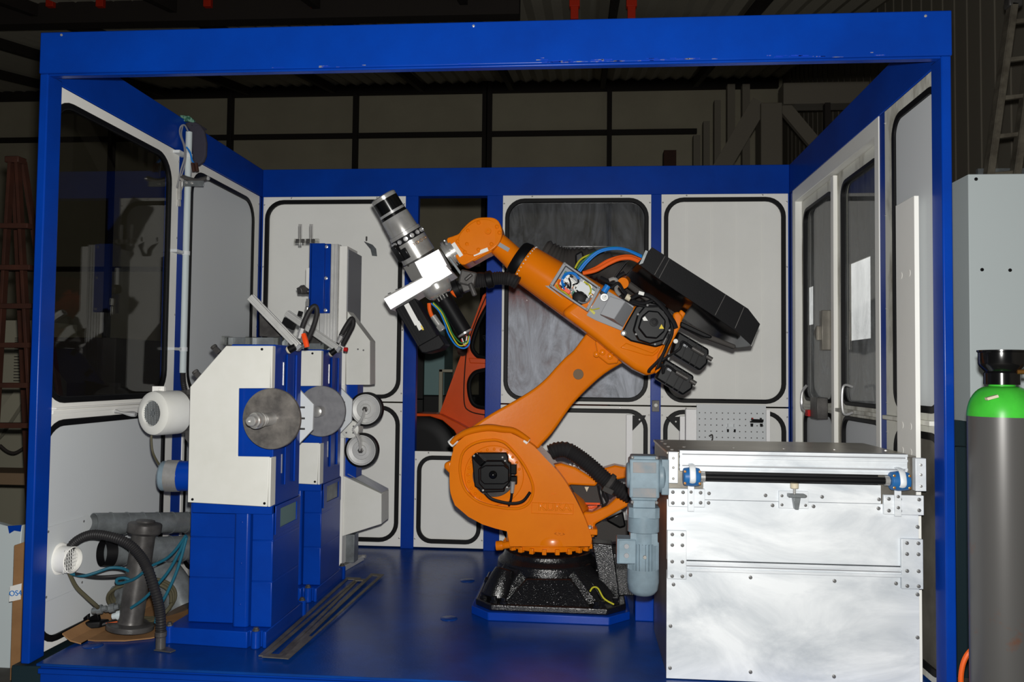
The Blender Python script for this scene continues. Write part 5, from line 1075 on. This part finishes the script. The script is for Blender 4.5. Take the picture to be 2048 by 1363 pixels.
# ================================================================== FLOOR CLUTTER, LEFT
cpts = [V((.042, .235, 0)), V((.042, 1.06, 0)), V((.50, 1.02, 0)), V((.53, .43, 0))]+[at(x, y, Z=0) for x, y in ((352, 1267), (338, 1270), (300, 1278), (250, 1283), (190, 1283), (150, 1279), (128, 1275))]
cpts[-1].x = max(cpts[-1].x, .045)
cpts[0].x = .13; cpts[1].x = .13; cpts[-1] = V((.13, .235, 0))
b = MB(); b.prism([V((p.x, p.y, .002)) for p in cpts], (0, 0, .006))
b.prism([(.13, .235, .002), (.13, 1.06, .002), (.085, 1.06, .018), (.085, .222, .018)], (0, 0, .006))
b.prism([(.085, .222, .018), (.085, 1.06, .018), (.05, 1.05, .07), (.05, .215, .05)], (0, 0, .006))
tag(b.build('cardboard_sheet', 'cardboard'), 'brown cardboard sheet lying on the blue platform in the left corner', 'cardboard')
p0 = at(259.6, 1257, Z=.028); pz = at(289, 1046, Y=p0.y+.02)
p1 = V((pz.x, p0.y+.03, at(289, 1043, Y=p0.y+.03).z))
ax_ = (p1-p0).normalized(); Ls = (p1-p0).length
b = MB(); b.lathe(p0+ax_*.0, ax_, [(0, .104), (.004, .108), (.022, .108), (.026, .104), (.03, .06), (.045, .056), (Ls-.06, .054), (Ls-.055, .072), (Ls-.048, .078), (Ls-.012, .078), (Ls-.006, .074), (Ls, .045), (Ls+.008, .042)], 48)
tag(b.build('flanged_spool', 'darksteel', bevel=.001), 'dark steel spool with a flange at both ends standing on the cardboard', 'flanged pipe')
def duct(label, p0, p1, r, name='spiral_duct'):
    d = (V(p1)-V(p0)); L = d.length; b = MB(); prof = [(0, r)]
    k = int(L/.085)
    for i in range(1, k+1): t = L*i/(k+1); prof += [(t-.003, r), (t-.002, r+.003), (t+.002, r+.003), (t+.003, r)]
    prof.append((L, r)); b.lathe(p0, d, prof+[(L, r-.004), (0, r-.004), (0, r)], 40, cap=False); o = b.build(name, 'galv', angle=50)
    return o
a_ = at(186, 1047, Y=.42); tag(duct('', a_, a_+V((.36, .54, -.075)), .053), 'galvanised spiral duct pipe lying highest behind the steel spool', 'duct')
a_ = at(219, 1104, Y=.43); tag(duct('', a_, a_+V((.36, .48, -.055)), .064), 'galvanised spiral duct pipe with torn black end, below the highest duct', 'duct')
b = MB(); b.lathe(a_+V((-.022, -.029, .003)), (.36, .48, -.055), [(0, .062), (.05, .067), (.05, .063), (0, .059)], 32, cap=False); tag(b.build('duct_collar', 'rubber'), 'torn black rubber collar on the end of the lower duct pipe', 'collar')
b = MB(); b.tube([at(322, 1140, Y=.74), at(335, 1155, Y=.73), at(352, 1180, Y=.72), at(366, 1215, Y=.70)], .085, 28, res=5); tag(b.build('duct_elbow', 'galv', angle=20), 'galvanised duct elbow partly hidden between spool and blue grinder', 'duct')
b = MB(); b.tube([at(228, 1192, Y=.56), at(246, 1190, Y=.60)], .052, 24, smooth=False); tag(b.build('duct_stub', 'galv'), 'short grey duct stub inside the coiled hose behind the spool', 'duct')
b = MB(); b.box(.42, .55, .82, .98, .010, .26); tag(b.build('white_carton', 'label', bevel=.003), 'white box under the duct pipes beside the blue grinder base', 'box')
# corrugated hose and stub
hp_ = [(138, 1143), (134, 1117), (146, 1087), (178, 1069), (214, 1071), (252, 1084), (279, 1108), (297, 1140), (308, 1173), (317, 1205), (321, 1232), (322, 1262)]
n = len(hp_)-1
b = MB(); b.tube([at(x, y, Y=.22-.02*math.sin(i*.3)) for i, (x, y) in enumerate(hp_)], lambda t: .021+.003*t, 14, rib=.011)
ch_ = thing('corrugated_hose', 'dark corrugated hose looping from the wall vent over the spool to the floor', 'hose', at(322, 1290, Y=.25)); b.build('hose', 'hose', ch_)
b = MB(); e = at(322, 1262, Y=.215); b.lathe(e, (0, 0, -1), [(0, .026), (.02, .026), (.022, .022), (e.z-.002, .022)], 20); b.prism([(e.x-.02, .19, .001), (e.x+.07, .17, .001), (e.x+.08, .20, .001), (e.x+.02, .24, .001)], (0, 0, .006)); b.build('floor_fitting', 'darksteel', ch_, bevel=.002)
def hose(name, mt, pts, Y0, Y1, r, label, cat='hose'):
    n = len(pts)-1; b = MB(); b.tube([at(x, y, Y=Y0+(Y1-Y0)*i/n) for i, (x, y) in enumerate(pts)], r, 8); return tag(b.build(name, mt), label, cat)
hose('thin_hose', 'olive', [(138, 1144), (152, 1172), (172, 1192), (190, 1208), (196, 1214)], .22, .32, .009, 'olive thin hose hanging from the corrugated loop to the connectors on the cardboard')
hose('air_hose', 'teal', [(372, 1070), (350, 1100), (330, 1118), (300, 1133), (272, 1155), (252, 1163), (236, 1166), (234, 1158), (248, 1155), (262, 1160)], .30, .36, .007, 'teal air hose, uppermost of the three running from the blue grinder past the spool')
hose('air_hose', 'teal', [(373, 1072), (355, 1110), (338, 1140), (318, 1165), (290, 1195), (262, 1215)], .30, .30, .007, 'teal air hose, middle of the three, crossing the front of the spool')
hose('air_hose', 'teal', [(373, 1074), (362, 1115), (350, 1150), (334, 1185), (318, 1215), (311, 1245)], .29, .26, .007, 'teal air hose, lowest of the three, dropping beside the corrugated hose')
hose('air_hose', 'teal', [(140, 1146), (165, 1151), (190, 1145), (220, 1135), (245, 1136), (262, 1144)], .22, .38, .007, 'teal air hose running from the corrugated loop to behind the spool')
hose('thin_hose', 'hose', [(150, 1147), (180, 1152), (210, 1153), (260, 1149)], .23, .39, .008, 'grey thin hose beside the teal one behind the spool')
b = MB()
c = at(279, 1203, Y=.50); b.tube([c+V((.16*math.cos(a), .03*math.sin(a*2), .095*math.sin(a)))+V((0, .02*k, .004*k)) for k in range(3) for a in [2*math.pi*i/16 for i in range(16)]], .0085, 8, res=3)
tag(b.build('coiled_hose', 'olive'), 'olive hose coiled in a ring behind the steel spool', 'hose')
hose('cable', 'cbl_orange', [(212, 1247), (232, 1244), (252, 1241), (262, 1234)], .36, .42, .005, 'thin orange cable on the cardboard left of the spool', 'cable')
cp = thing('cable_plug', 'flat black plug with fins lying on the cardboard in front of the vent', 'plug', at(184, 1250, Z=.02))
q = at(184, 1252, Z=.025)
b = MB(); b.prism([q+V((-.06, -.02, 0)), q+V((.0, -.045, 0)), q+V((.05, -.02, 0)), q+V((.07, .03, 0)), q+V((.01, .03, 0)), q+V((-.06, .01, 0))], (0, 0, .03)); b.build('plug_body', 'rubber', cp, bevel=.005)
b = MB(); b.prism([q+V((-.055, -.01, .03)), q+V((-.01, -.02, .065)), q+V((-.01, -.02, .045)), q+V((.03, -.01, .07)), q+V((.035, 0, .03))], (0, .02, 0)); b.build('plug_fin', 'rubber', cp, bevel=.003)
b = MB(); b.tube([q+V((.05, 0, .01)), q+V((.1, .03, .02)), q+V((.15, .06, .03))], .010); b.build('plug_cable', 'cbl_black', cp)
for k, (x, y, lab) in enumerate(((197, 1219, 'grey pipe fitting at the end of the olive hose'), (237, 1230, 'pale grey connector plug lying left of the spool foot'), (222, 1216, 'grey threaded fitting between olive hose and coil'))):
    b = MB(); p = at(x, y, Y=.36+.02*k); p.z = max(p.z, .035); b.lathe(p+V((-.03, 0, -.006)), (1, .2, .2), [(0, .014), (.02, .016), (.022, .022), (.045, .022), (.047, .014), (.065, .013)], 10); tag(b.build('hose_fitting', ['galv', 'cabgrey', 'galv'][k]), lab, 'fitting')
# round vent on the left wall
vt = thing('wall_vent', 'white round vent spigot with grille low on the left wall', 'vent', at(128, 1115, X=T))
c = at(118, 1117, X=T); b = MB(); b.prism([V((T, c.y-.11, c.z-.17)), V((T, c.y+.20, c.z-.17)), V((T, c.y+.20, c.z+.16)), V((T, c.y-.11, c.z+.16))], (.003, 0, 0)); b.build('vent_plate', 'ltgrey', vt)
b = MB(); b.lathe(c, (1, -.15, 0), [(0, .075), (.008, .07), (.012, .060), (.075, .060), (.078, .056), (.01, .055)], 36, cap=False); b.build('vent_tube', 'white', vt)
b = MB()
for k in range(-3, 4): b.obox(c+V((.06, -.052-.009, k*.016)), c+V((.06, .052-.009, k*.016)), .003, .003); b.obox(c+V((.06, k*.016-.009, -.052)), c+V((.06, k*.016-.009, .052)), .003, .003, up=(1, 0, 0))
b.build('vent_grille', 'label', vt)
screws([V((T+.003, c.y+dy, c.z+dz)) for dy in (-.09, .18) for dz in (-.15, .14)], (1, 0, 0), .006, vt, 'darksteel')

# ================================================================== STRIPS ON THE PLATFORM
def frame_strip(P4, z, t, w, slots, label):
    o = [at(x, y, Z=z) for x, y in P4]; a, b_, c, d = o    # near-left, near-right, far-right, far-left
    def uv(u, v): return a.lerp(b_, u).lerp(d.lerp(c, u), v)
    hs = [[uv(u0, v0), uv(u1, v0), uv(u1, v1), uv(u0, v1)] for u0, u1, v0, v1 in slots]
    m_ = MB(); m_.holed([V(p) for p in o], hs, (0, 0, t)); return tag(m_.build('steel_strip', 'ladder'), label, 'metal strip')
frame_strip([(517, 1312), (562, 1314), (722, 1156), (694, 1155)], .002, .005, 0, [(.2, .8, .02, .97)], 'flat slotted metal strip on the blue platform right beside the grinder bases')
frame_strip([(524, 1314), (566, 1317), (735, 1158), (710, 1158)], .008, .004, 0, [(.2, .8, .02, .97)], 'flat slotted metal strip lying on top of the one beside the grinders')
frame_strip([(566, 1317), (577, 1318), (768, 1149), (742, 1147)], .0125, .004, 0, [(.25, .75, .2, .97)], 'flat metal strip lying splayed farthest right of the platform strips')

# ================================================================== RIGHT OF THE CELL
gc = thing('gas_cylinder', 'tall grey gas cylinder with green shoulder and black valve guard', 'gas cylinder', (4.012, -.15, -.2))
gx0, gy0 = 4.012, -.155
zs_ = at(1998, 832, Y=gy0).z; zn = at(1998, 772, Y=gy0).z; ztop = at(1998, 700, Y=gy0).z
b = MB(); b.lathe((gx0, gy0, -.2), (0, 0, 1), [(0, .10), (.01, .118), (.03, .12), (zs_+.2, .12)], 56); b.build('cylinder_body', 'cylgrey', gc)
hgt = zn-zs_
b = MB(); b.lathe((gx0, gy0, zs_), (0, 0, 1), [(0, .1205)]+[(hgt*math.sin(t), .046+.0745*math.cos(t)) for t in [i*math.pi/2/10 for i in range(11)]]+[(hgt+.02, .044)], 56); b.build('shoulder', 'green', gc)
b = MB(); b.prism([at(x, y, Y=gy0-.10) for x, y in ((1974, 795), (1996, 789), (1998, 794), (1976, 800))], (0, .02, 0)); b.build('test_label', 'cream_end', gc)
b = MB(); zc = zn+.005; hh = ztop-zc
b.lathe((gx0, gy0, zc), (0, 0, 1), [(0, .044), (.002, .062), (hh*.22, .062), (hh*.34, .062), (hh*.38, .058), (hh*.55, .077), (hh*.62, .080), (hh*.93, .080), (hh*.95, .084), (hh, .084), (hh, .074), (hh*.6, .072), (hh*.4, .03)], 48, cap=False); vg = b.build('valve_guard', 'gloss', gc)
b = MB(); b.lathe((gx0, gy0, zc), (0, 0, 1), [(0, .022), (hh*.85, .018), (hh*.9, .022), (hh*.96, .022)], 16); b.build('valve', 'brass', gc)
b = MB(); b.cyl((gx0+.03, gy0-.05, zc+hh*.38), (gx0+.20, gy0-.06, zc+hh*.40), .009); b.build('valve_stem', 'brass', gc)
hose('gas_hose', 'cbl_orange', [(1945, 1296), (1932, 1312), (1924, 1335), (1922, 1366), (1930, 1400)], -.02, -.02, .010, 'orange gas hose running down beside the grey gas cylinder')
# grey control cabinet
gcab = thing('control_cabinet', 'pale grey sheet metal cabinet standing behind the gas cylinder', 'cabinet', (4.8, 1.3, .9))
Yk = .95; xk = at(1939, 600, Y=Yk).x; zk1 = at(1939, 348, Y=Yk).z; zk0 = at(1939, 843, Y=Yk).z
b = MB(); b.box(xk, xk+1.1, Yk, Yk+.7, zk0, zk1); b.build('cabinet_body', 'cabgrey', gcab, bevel=.004)
for q in ((1952, 358), (1964, 539), (2020, 540)):
    b = MB(); p = at(*q, Y=Yk); b.lathe(p, (0, -1, 0), [(0, .009), (.002, .009), (.003, .005)], 12); b.build('cabinet_bolt', 'rubber', gcab)
st_ = thing('machine_stand', 'dark teal steel stand under the pale grey cabinet', 'stand', (4.8, 1.3, -.2))
b = MB(); b.box(xk-.04, xk+1.1, Yk+.05, Yk+.7, -.2, zk0-.15); b.build('stand_body', 'darkteal', st_, bevel=.004)
b = MB(); b.box(xk-.06, xk+.05, Yk+.1, Yk+.5, zk0-.15, zk0); b.box(xk+.9, xk+1.0, Yk+.1, Yk+.5, zk0-.15, zk0); b.build('stand_riser', 'darkteal', st_, bevel=.004)
for k in range(5):
    b = MB(); z = zk0-.2-k*.03; b.box(xk-.02, xk+.03, Yk+.047, Yk+.05, z-.004, z+.004); b.build('vent_slot', 'rubber', st_)
b = MB(); b.box(xk-.12, xk-.05, Yk-.1, Yk-.02, -.2, zk0-.12); tag(b.build('steel_stand_post', 'darkteal', bevel=.003), 'narrow dark post between the right blue corner post and the gas cylinder', 'post')
# aluminium ladder
ld = thing('aluminium_ladder', 'dusty aluminium ladder leaning behind the grey cabinet at upper right', 'ladder', at(1995, 345, Y=2.2))
YL = 2.3
def lp(x, y): return at(x, y, Y=YL)
def ext(p, q, t): return p+(q-p)*t
A0, A1 = lp(2022, 10), lp(1975, 345); B0, B1 = lp(2072, 10), lp(2028, 345)
def down(p, q): t = (p.z+.2)/(p.z-q.z); return p+(q-p)*t
A1b, B1b = down(A0, A1), down(B0, B1)
for p, q in ((A0, A1b), (B0, B1b)):
    b = MB(); b.obox(p, q, .07, .028, up=(1, 0, 0)); b.obox(p+V((.012, -.037, 0)), q+V((.012, -.037, 0)), .006, .04, up=(1, 0, 0)); b.build('rail', 'ladder', ld, bevel=.003)
for k in range(15):
    t = .03+k*.065; a = A0.lerp(A1b, t); c = B0.lerp(B1b, t); b = MB(); b.obox(a, c+V((0, 0, .02)), .03, .03); b.build('rung', 'ladder', ld, bevel=.004)
b = MB(); b.box(A0.x-.03, A0.x+.06, YL-.04, YL+.04, A0.z-.02, A0.z+.05); b.build('rail_cap', 'darksteel', ld, bevel=.01)
b = MB(); c = lp(2008, 338); b.box(c.x-.14, c.x+.18, YL+.06, YL+.09, c.z-.12, c.z+.02); tag(b.build('perforated_panel', 'galv'), 'small perforated metal panel seen between ladder rails above the grey cabinet', 'panel')

# ================================================================== LEFT OF THE CELL
rl = thing('stepladder', 'rust red A-frame stepladder standing left of the cell', 'ladder', (-.95, 1.3, -.2))
YR = 1.3
tp = at(29, 320, Y=YR); 
for q, dyy in (((-22, 1100), -.35), ((76, 1100), -.35)):
    e = at(q[0], q[1], Y=YR+dyy); e = tp+(e-tp)*((tp.z+.2)/(tp.z-e.z)); s = 1 if q[0] > 0 else -1
    b = MB(); b.obox(tp+V((s*.02, 0, 0)), e, .045, .02, up=(1, 0, 0)); b.build('rail', 'rust', rl, bevel=.003)
for y in (452, 535, 612, 690, 770, 850):
    p, q = at(2-(y-452)*.05, y, Y=YR-.1-.0004*(y-452)), at(60+(y-452)*.05, y, Y=YR-.1-.0004*(y-452)); b = MB(); b.obox(p, q, .05, .03); b.build('step', 'rust', rl, bevel=.003)
for s in (-1, 1):
    b = MB(); b.obox(tp+V((s*.03, .04, 0)), (tp.x+s*.2, YR+.6, -.2), .04, .02, up=(1, 0, 0)); b.build('rear_leg', 'rust', rl)
b = MB(); b.box(tp.x-.045, tp.x+.045, YR-.03, YR+.05, tp.z-.02, tp.z+.02); b.build('ladder_top', 'rust', rl, bevel=.006)
YQ = 3.2
cc2 = thing('machine_cabinet', 'cream machine cabinet with vents in the dark behind the stepladder', 'cabinet', (-2, YQ, -.2))
p, q = at(-60, 640, Y=YQ), at(70, 640, Y=YQ)
b = MB(); b.box(p.x, q.x, YQ, YQ+.6, -.2, at(30, 640, Y=YQ).z); b.build('cabinet_body', 'cream', cc2, bevel=.006)
for k in range(7):
    z = at(40, 675+k*4, Y=YQ).z; b = MB(); a = at(30, 680, Y=YQ).x; c = at(58, 680, Y=YQ).x; b.box(a, c, YQ-.004, YQ, z-.006, z); b.build('vent_slot', 'girt', cc2)
for k in range(9):
    z = at(40, 712+k*6, Y=YQ).z; b = MB(); a = at(30, 680, Y=YQ).x; c = at(58, 680, Y=YQ).x; b.box(a, c, YQ-.004, YQ, z-.008, z); b.build('vent_slot', 'girt', cc2)
b = MB(); b.prism(PP([(-30, 860), (30, 780), (50, 780), (46, 800), (0, 870), (-30, 900)], 2.8), .05); b.box(p.x+.2, q.x-.1, 2.75, 2.85, -.2, .4); tag(b.build('light_panel', 'cream'), 'pale angled panel leaning in front of the cream machine cabinet', 'panel')
b = MB(); b.tube(PP([(0, 890), (15, 902), (30, 905), (48, 895)], 2.6), .012); tag(b.build('chain', 'girt'), 'dark chain sagging between posts left of the cell', 'chain')
b = MB(); b.box(-2.0, -.45, 1.9, 2.2, .48, .56); b.box(-1.95, -1.85, 1.95, 2.05, -.2, .48); b.box(-.6, -.5, 1.95, 2.05, -.2, .48); tag(b.build('wooden_bench', 'wood', bevel=.004), 'rough wooden trestle standing behind the white board at left', 'trestle')
b = MB(); wpts = [at(x, y, Y=.45) for x, y in ((-30, 1390), (-30, 1040), (16, 1052), (44, 1050), (20, 1400))]
for w_ in wpts: pass
wpts[0].z = -.2; wpts[4].z = -.2; b.prism(wpts, .04); wb = tag(b.build('white_board', 'cabgrey', bevel=.004), 'white painted board leaning at the bottom left beside the blue post', 'board')
b = MB(); b.prism([w + V((0, -.006, 0)) for w in [at(17, 1051, Y=.45), at(44, 1049, Y=.45), at(42, 1062, Y=.45), at(30, 1060, Y=.45), at(20, 1066, Y=.45)]], .005); b.build('blue_paint_smear', 'blue', wb)
cpt = [at(x, y, Y=.30) for x, y in ((28, 1090), (52, 1082), (48, 1400), (18, 1400))]
cpt[2].z = cpt[3].z = -.2
b = MB(); b.prism(cpt, .05); cbx2 = tag(b.build('cardboard_box', 'cardboard', bevel=.002), 'brown cardboard box strip with white tape standing beside the white board', 'box')
b = MB(); b.prism([at(x, y, Y=.298) for x, y in ((20, 1172), (43, 1166), (41, 1198), (18, 1203))], .002); b.build('printed_tape', 'label', cbx2)
p = at(31, 1186, Y=.296); text_mesh('OS4', .036, p, (1, 0, .1), (0, 0, 1), 'tape_lettering', 'cbl_blue', cbx2, .001)
# dark cabinet row seen through the left window
b = MB(); b.box(-1.6, -1.0, 2.4, 4.4, -.2, 1.5); tag(b.build('dark_locker', 'girt', bevel=.01), 'dark locker in the unlit hall behind the left window', 'locker')

# ================================================================== BEHIND THE OPENING: ORANGE VEHICLE, CABINETS
vh = thing('orange_vehicle', 'red orange vehicle body with black sealed windows seen through the open bay', 'vehicle', (1.6, 3.4, -.2))
YV = 3.2
body = [(877, 832), (966, 590), (1000, 560), (1200, 540), (1220, 900), (1200, 960), (940, 940), (925, 870), (905, 850)]
w1 = [(944, 690), (952, 660), (965, 630), (985, 600), (1010, 600), (1010, 712), (965, 714), (950, 706)]
w2 = [(938, 768), (945, 750), (958, 742), (985, 740), (1000, 760), (1000, 800), (985, 814), (955, 812), (942, 798)]
b = MB(); b.holed(PP(body, YV), [PP(w1, YV), PP(w2, YV)], (0, .06, 0)); b.build('body_side', 'vehicle', vh, bevel=.008)
for w in (w1, w2):
    b = MB(); b.tube([p+V((0, -.005, 0)) for p in PP(w, YV)], .018, 8, closed=True, res=4); b.build('window_seal', 'rubber', vh)
    b = MB(); b.prism(PP(w, YV+.03), .005); b.build('window_glass', 'glass', vh)
b = MB(); b.prism(PP([(937, 715), (975, 717), (975, 727), (940, 726)], YV-.02), .03); b.build('door_handle', 'vehicle', vh, bevel=.006)
b = MB(); b.tube(PP([(972, 592), (958, 625), (938, 680), (931, 720), (928, 800), (940, 822), (975, 830)], YV-.003), .005); b.build('door_gap', 'rust', vh)
b = MB(); ar = [(832, 832), (860, 832), (885, 840), (908, 860), (925, 890), (960, 905), (960, 870), (915, 845), (880, 828), (832, 826)]; b.prism(PP(ar, YV-.12), .30); b.build('wheel_arch', 'vehicle', vh, bevel=.006)
b = MB(); c = at(838, 905, Y=YV+.15); b.lathe(c+V((0, -.12, 0)), (0, 1, 0), [(0, .20), (0, .30), (.02, .33), (.22, .33), (.24, .30)], 40); b.build('tyre', 'rubber', vh)
b = MB(); b.prism(PP([(838, 905), (838, 850), (870, 850), (910, 905)], YV+.1), .02); b.build('wheel_well', 'darkvoid', vh)
b = MB(); b.lathe((1.9, YV+.15, .13), (0, 1, 0), [(0, .2), (0, .30), (.02, .33), (.22, .33), (.24, .3)], 40); b.build('tyre', 'rubber', vh)
b = MB(); b.lathe(at(925, 702, Y=YV-.0), (0, -1, 0), [(0, .04), (.02, .04), (.02, .02)], 20); b.build('marker_lamp', 'rust', vh)
for (x0, y0, x1, y1) in ((1015, 580, 1090, 592), (1077, 592, 1100, 660), (1012, 712, 1062, 726)):
    b = MB(); rectpx(b, x0, y0, x1, y1, YV-.05, .05); b.build('frame_bar', 'vehicle', vh, bevel=.004)
b = MB(); rectpx(b, 846, 640, 888, 790, 4.0, .5); o = b.build('teal_cabinet', 'tealcab', bevel=.006); tag(o, 'teal painted machine cabinet seen behind the spindle tool through the open bay', 'cabinet')
b = MB(); p, q = at(846, 790, Y=4.02), at(930, 790, Y=4.02); b.box(p.x, q.x+.1, 4.02, 4.5, -.2, p.z); tag(b.build('machine_plinth', 'darkvoid', bevel=.01), 'dark machine plinth under the teal cabinet behind the open bay', 'plinth')
b = MB(); rectpx(b, 878, 738, 905, 744, 3.8, .05); rectpx(b, 878, 738, 884, 832, 3.8, .05); p = at(884, 832, Y=3.8); b.box(p.x-.03, p.x, 3.8, 3.85, -.2, p.z+.02); tag(b.build('cream_frame', 'cream', bevel=.004), 'cream angle frame between teal cabinet and orange vehicle', 'frame')
b = MB(); rectpx(b, 833, 650, 846, 800, 3.9, .05); p, q = at(833, 800, Y=3.9), at(846, 800, Y=3.9); b.box(p.x, q.x, 3.9, 3.95, -.2, p.z+.02); tag(b.build('black_post', 'darkvoid', bevel=.004), 'black post beside the blue post at the open bay', 'post')
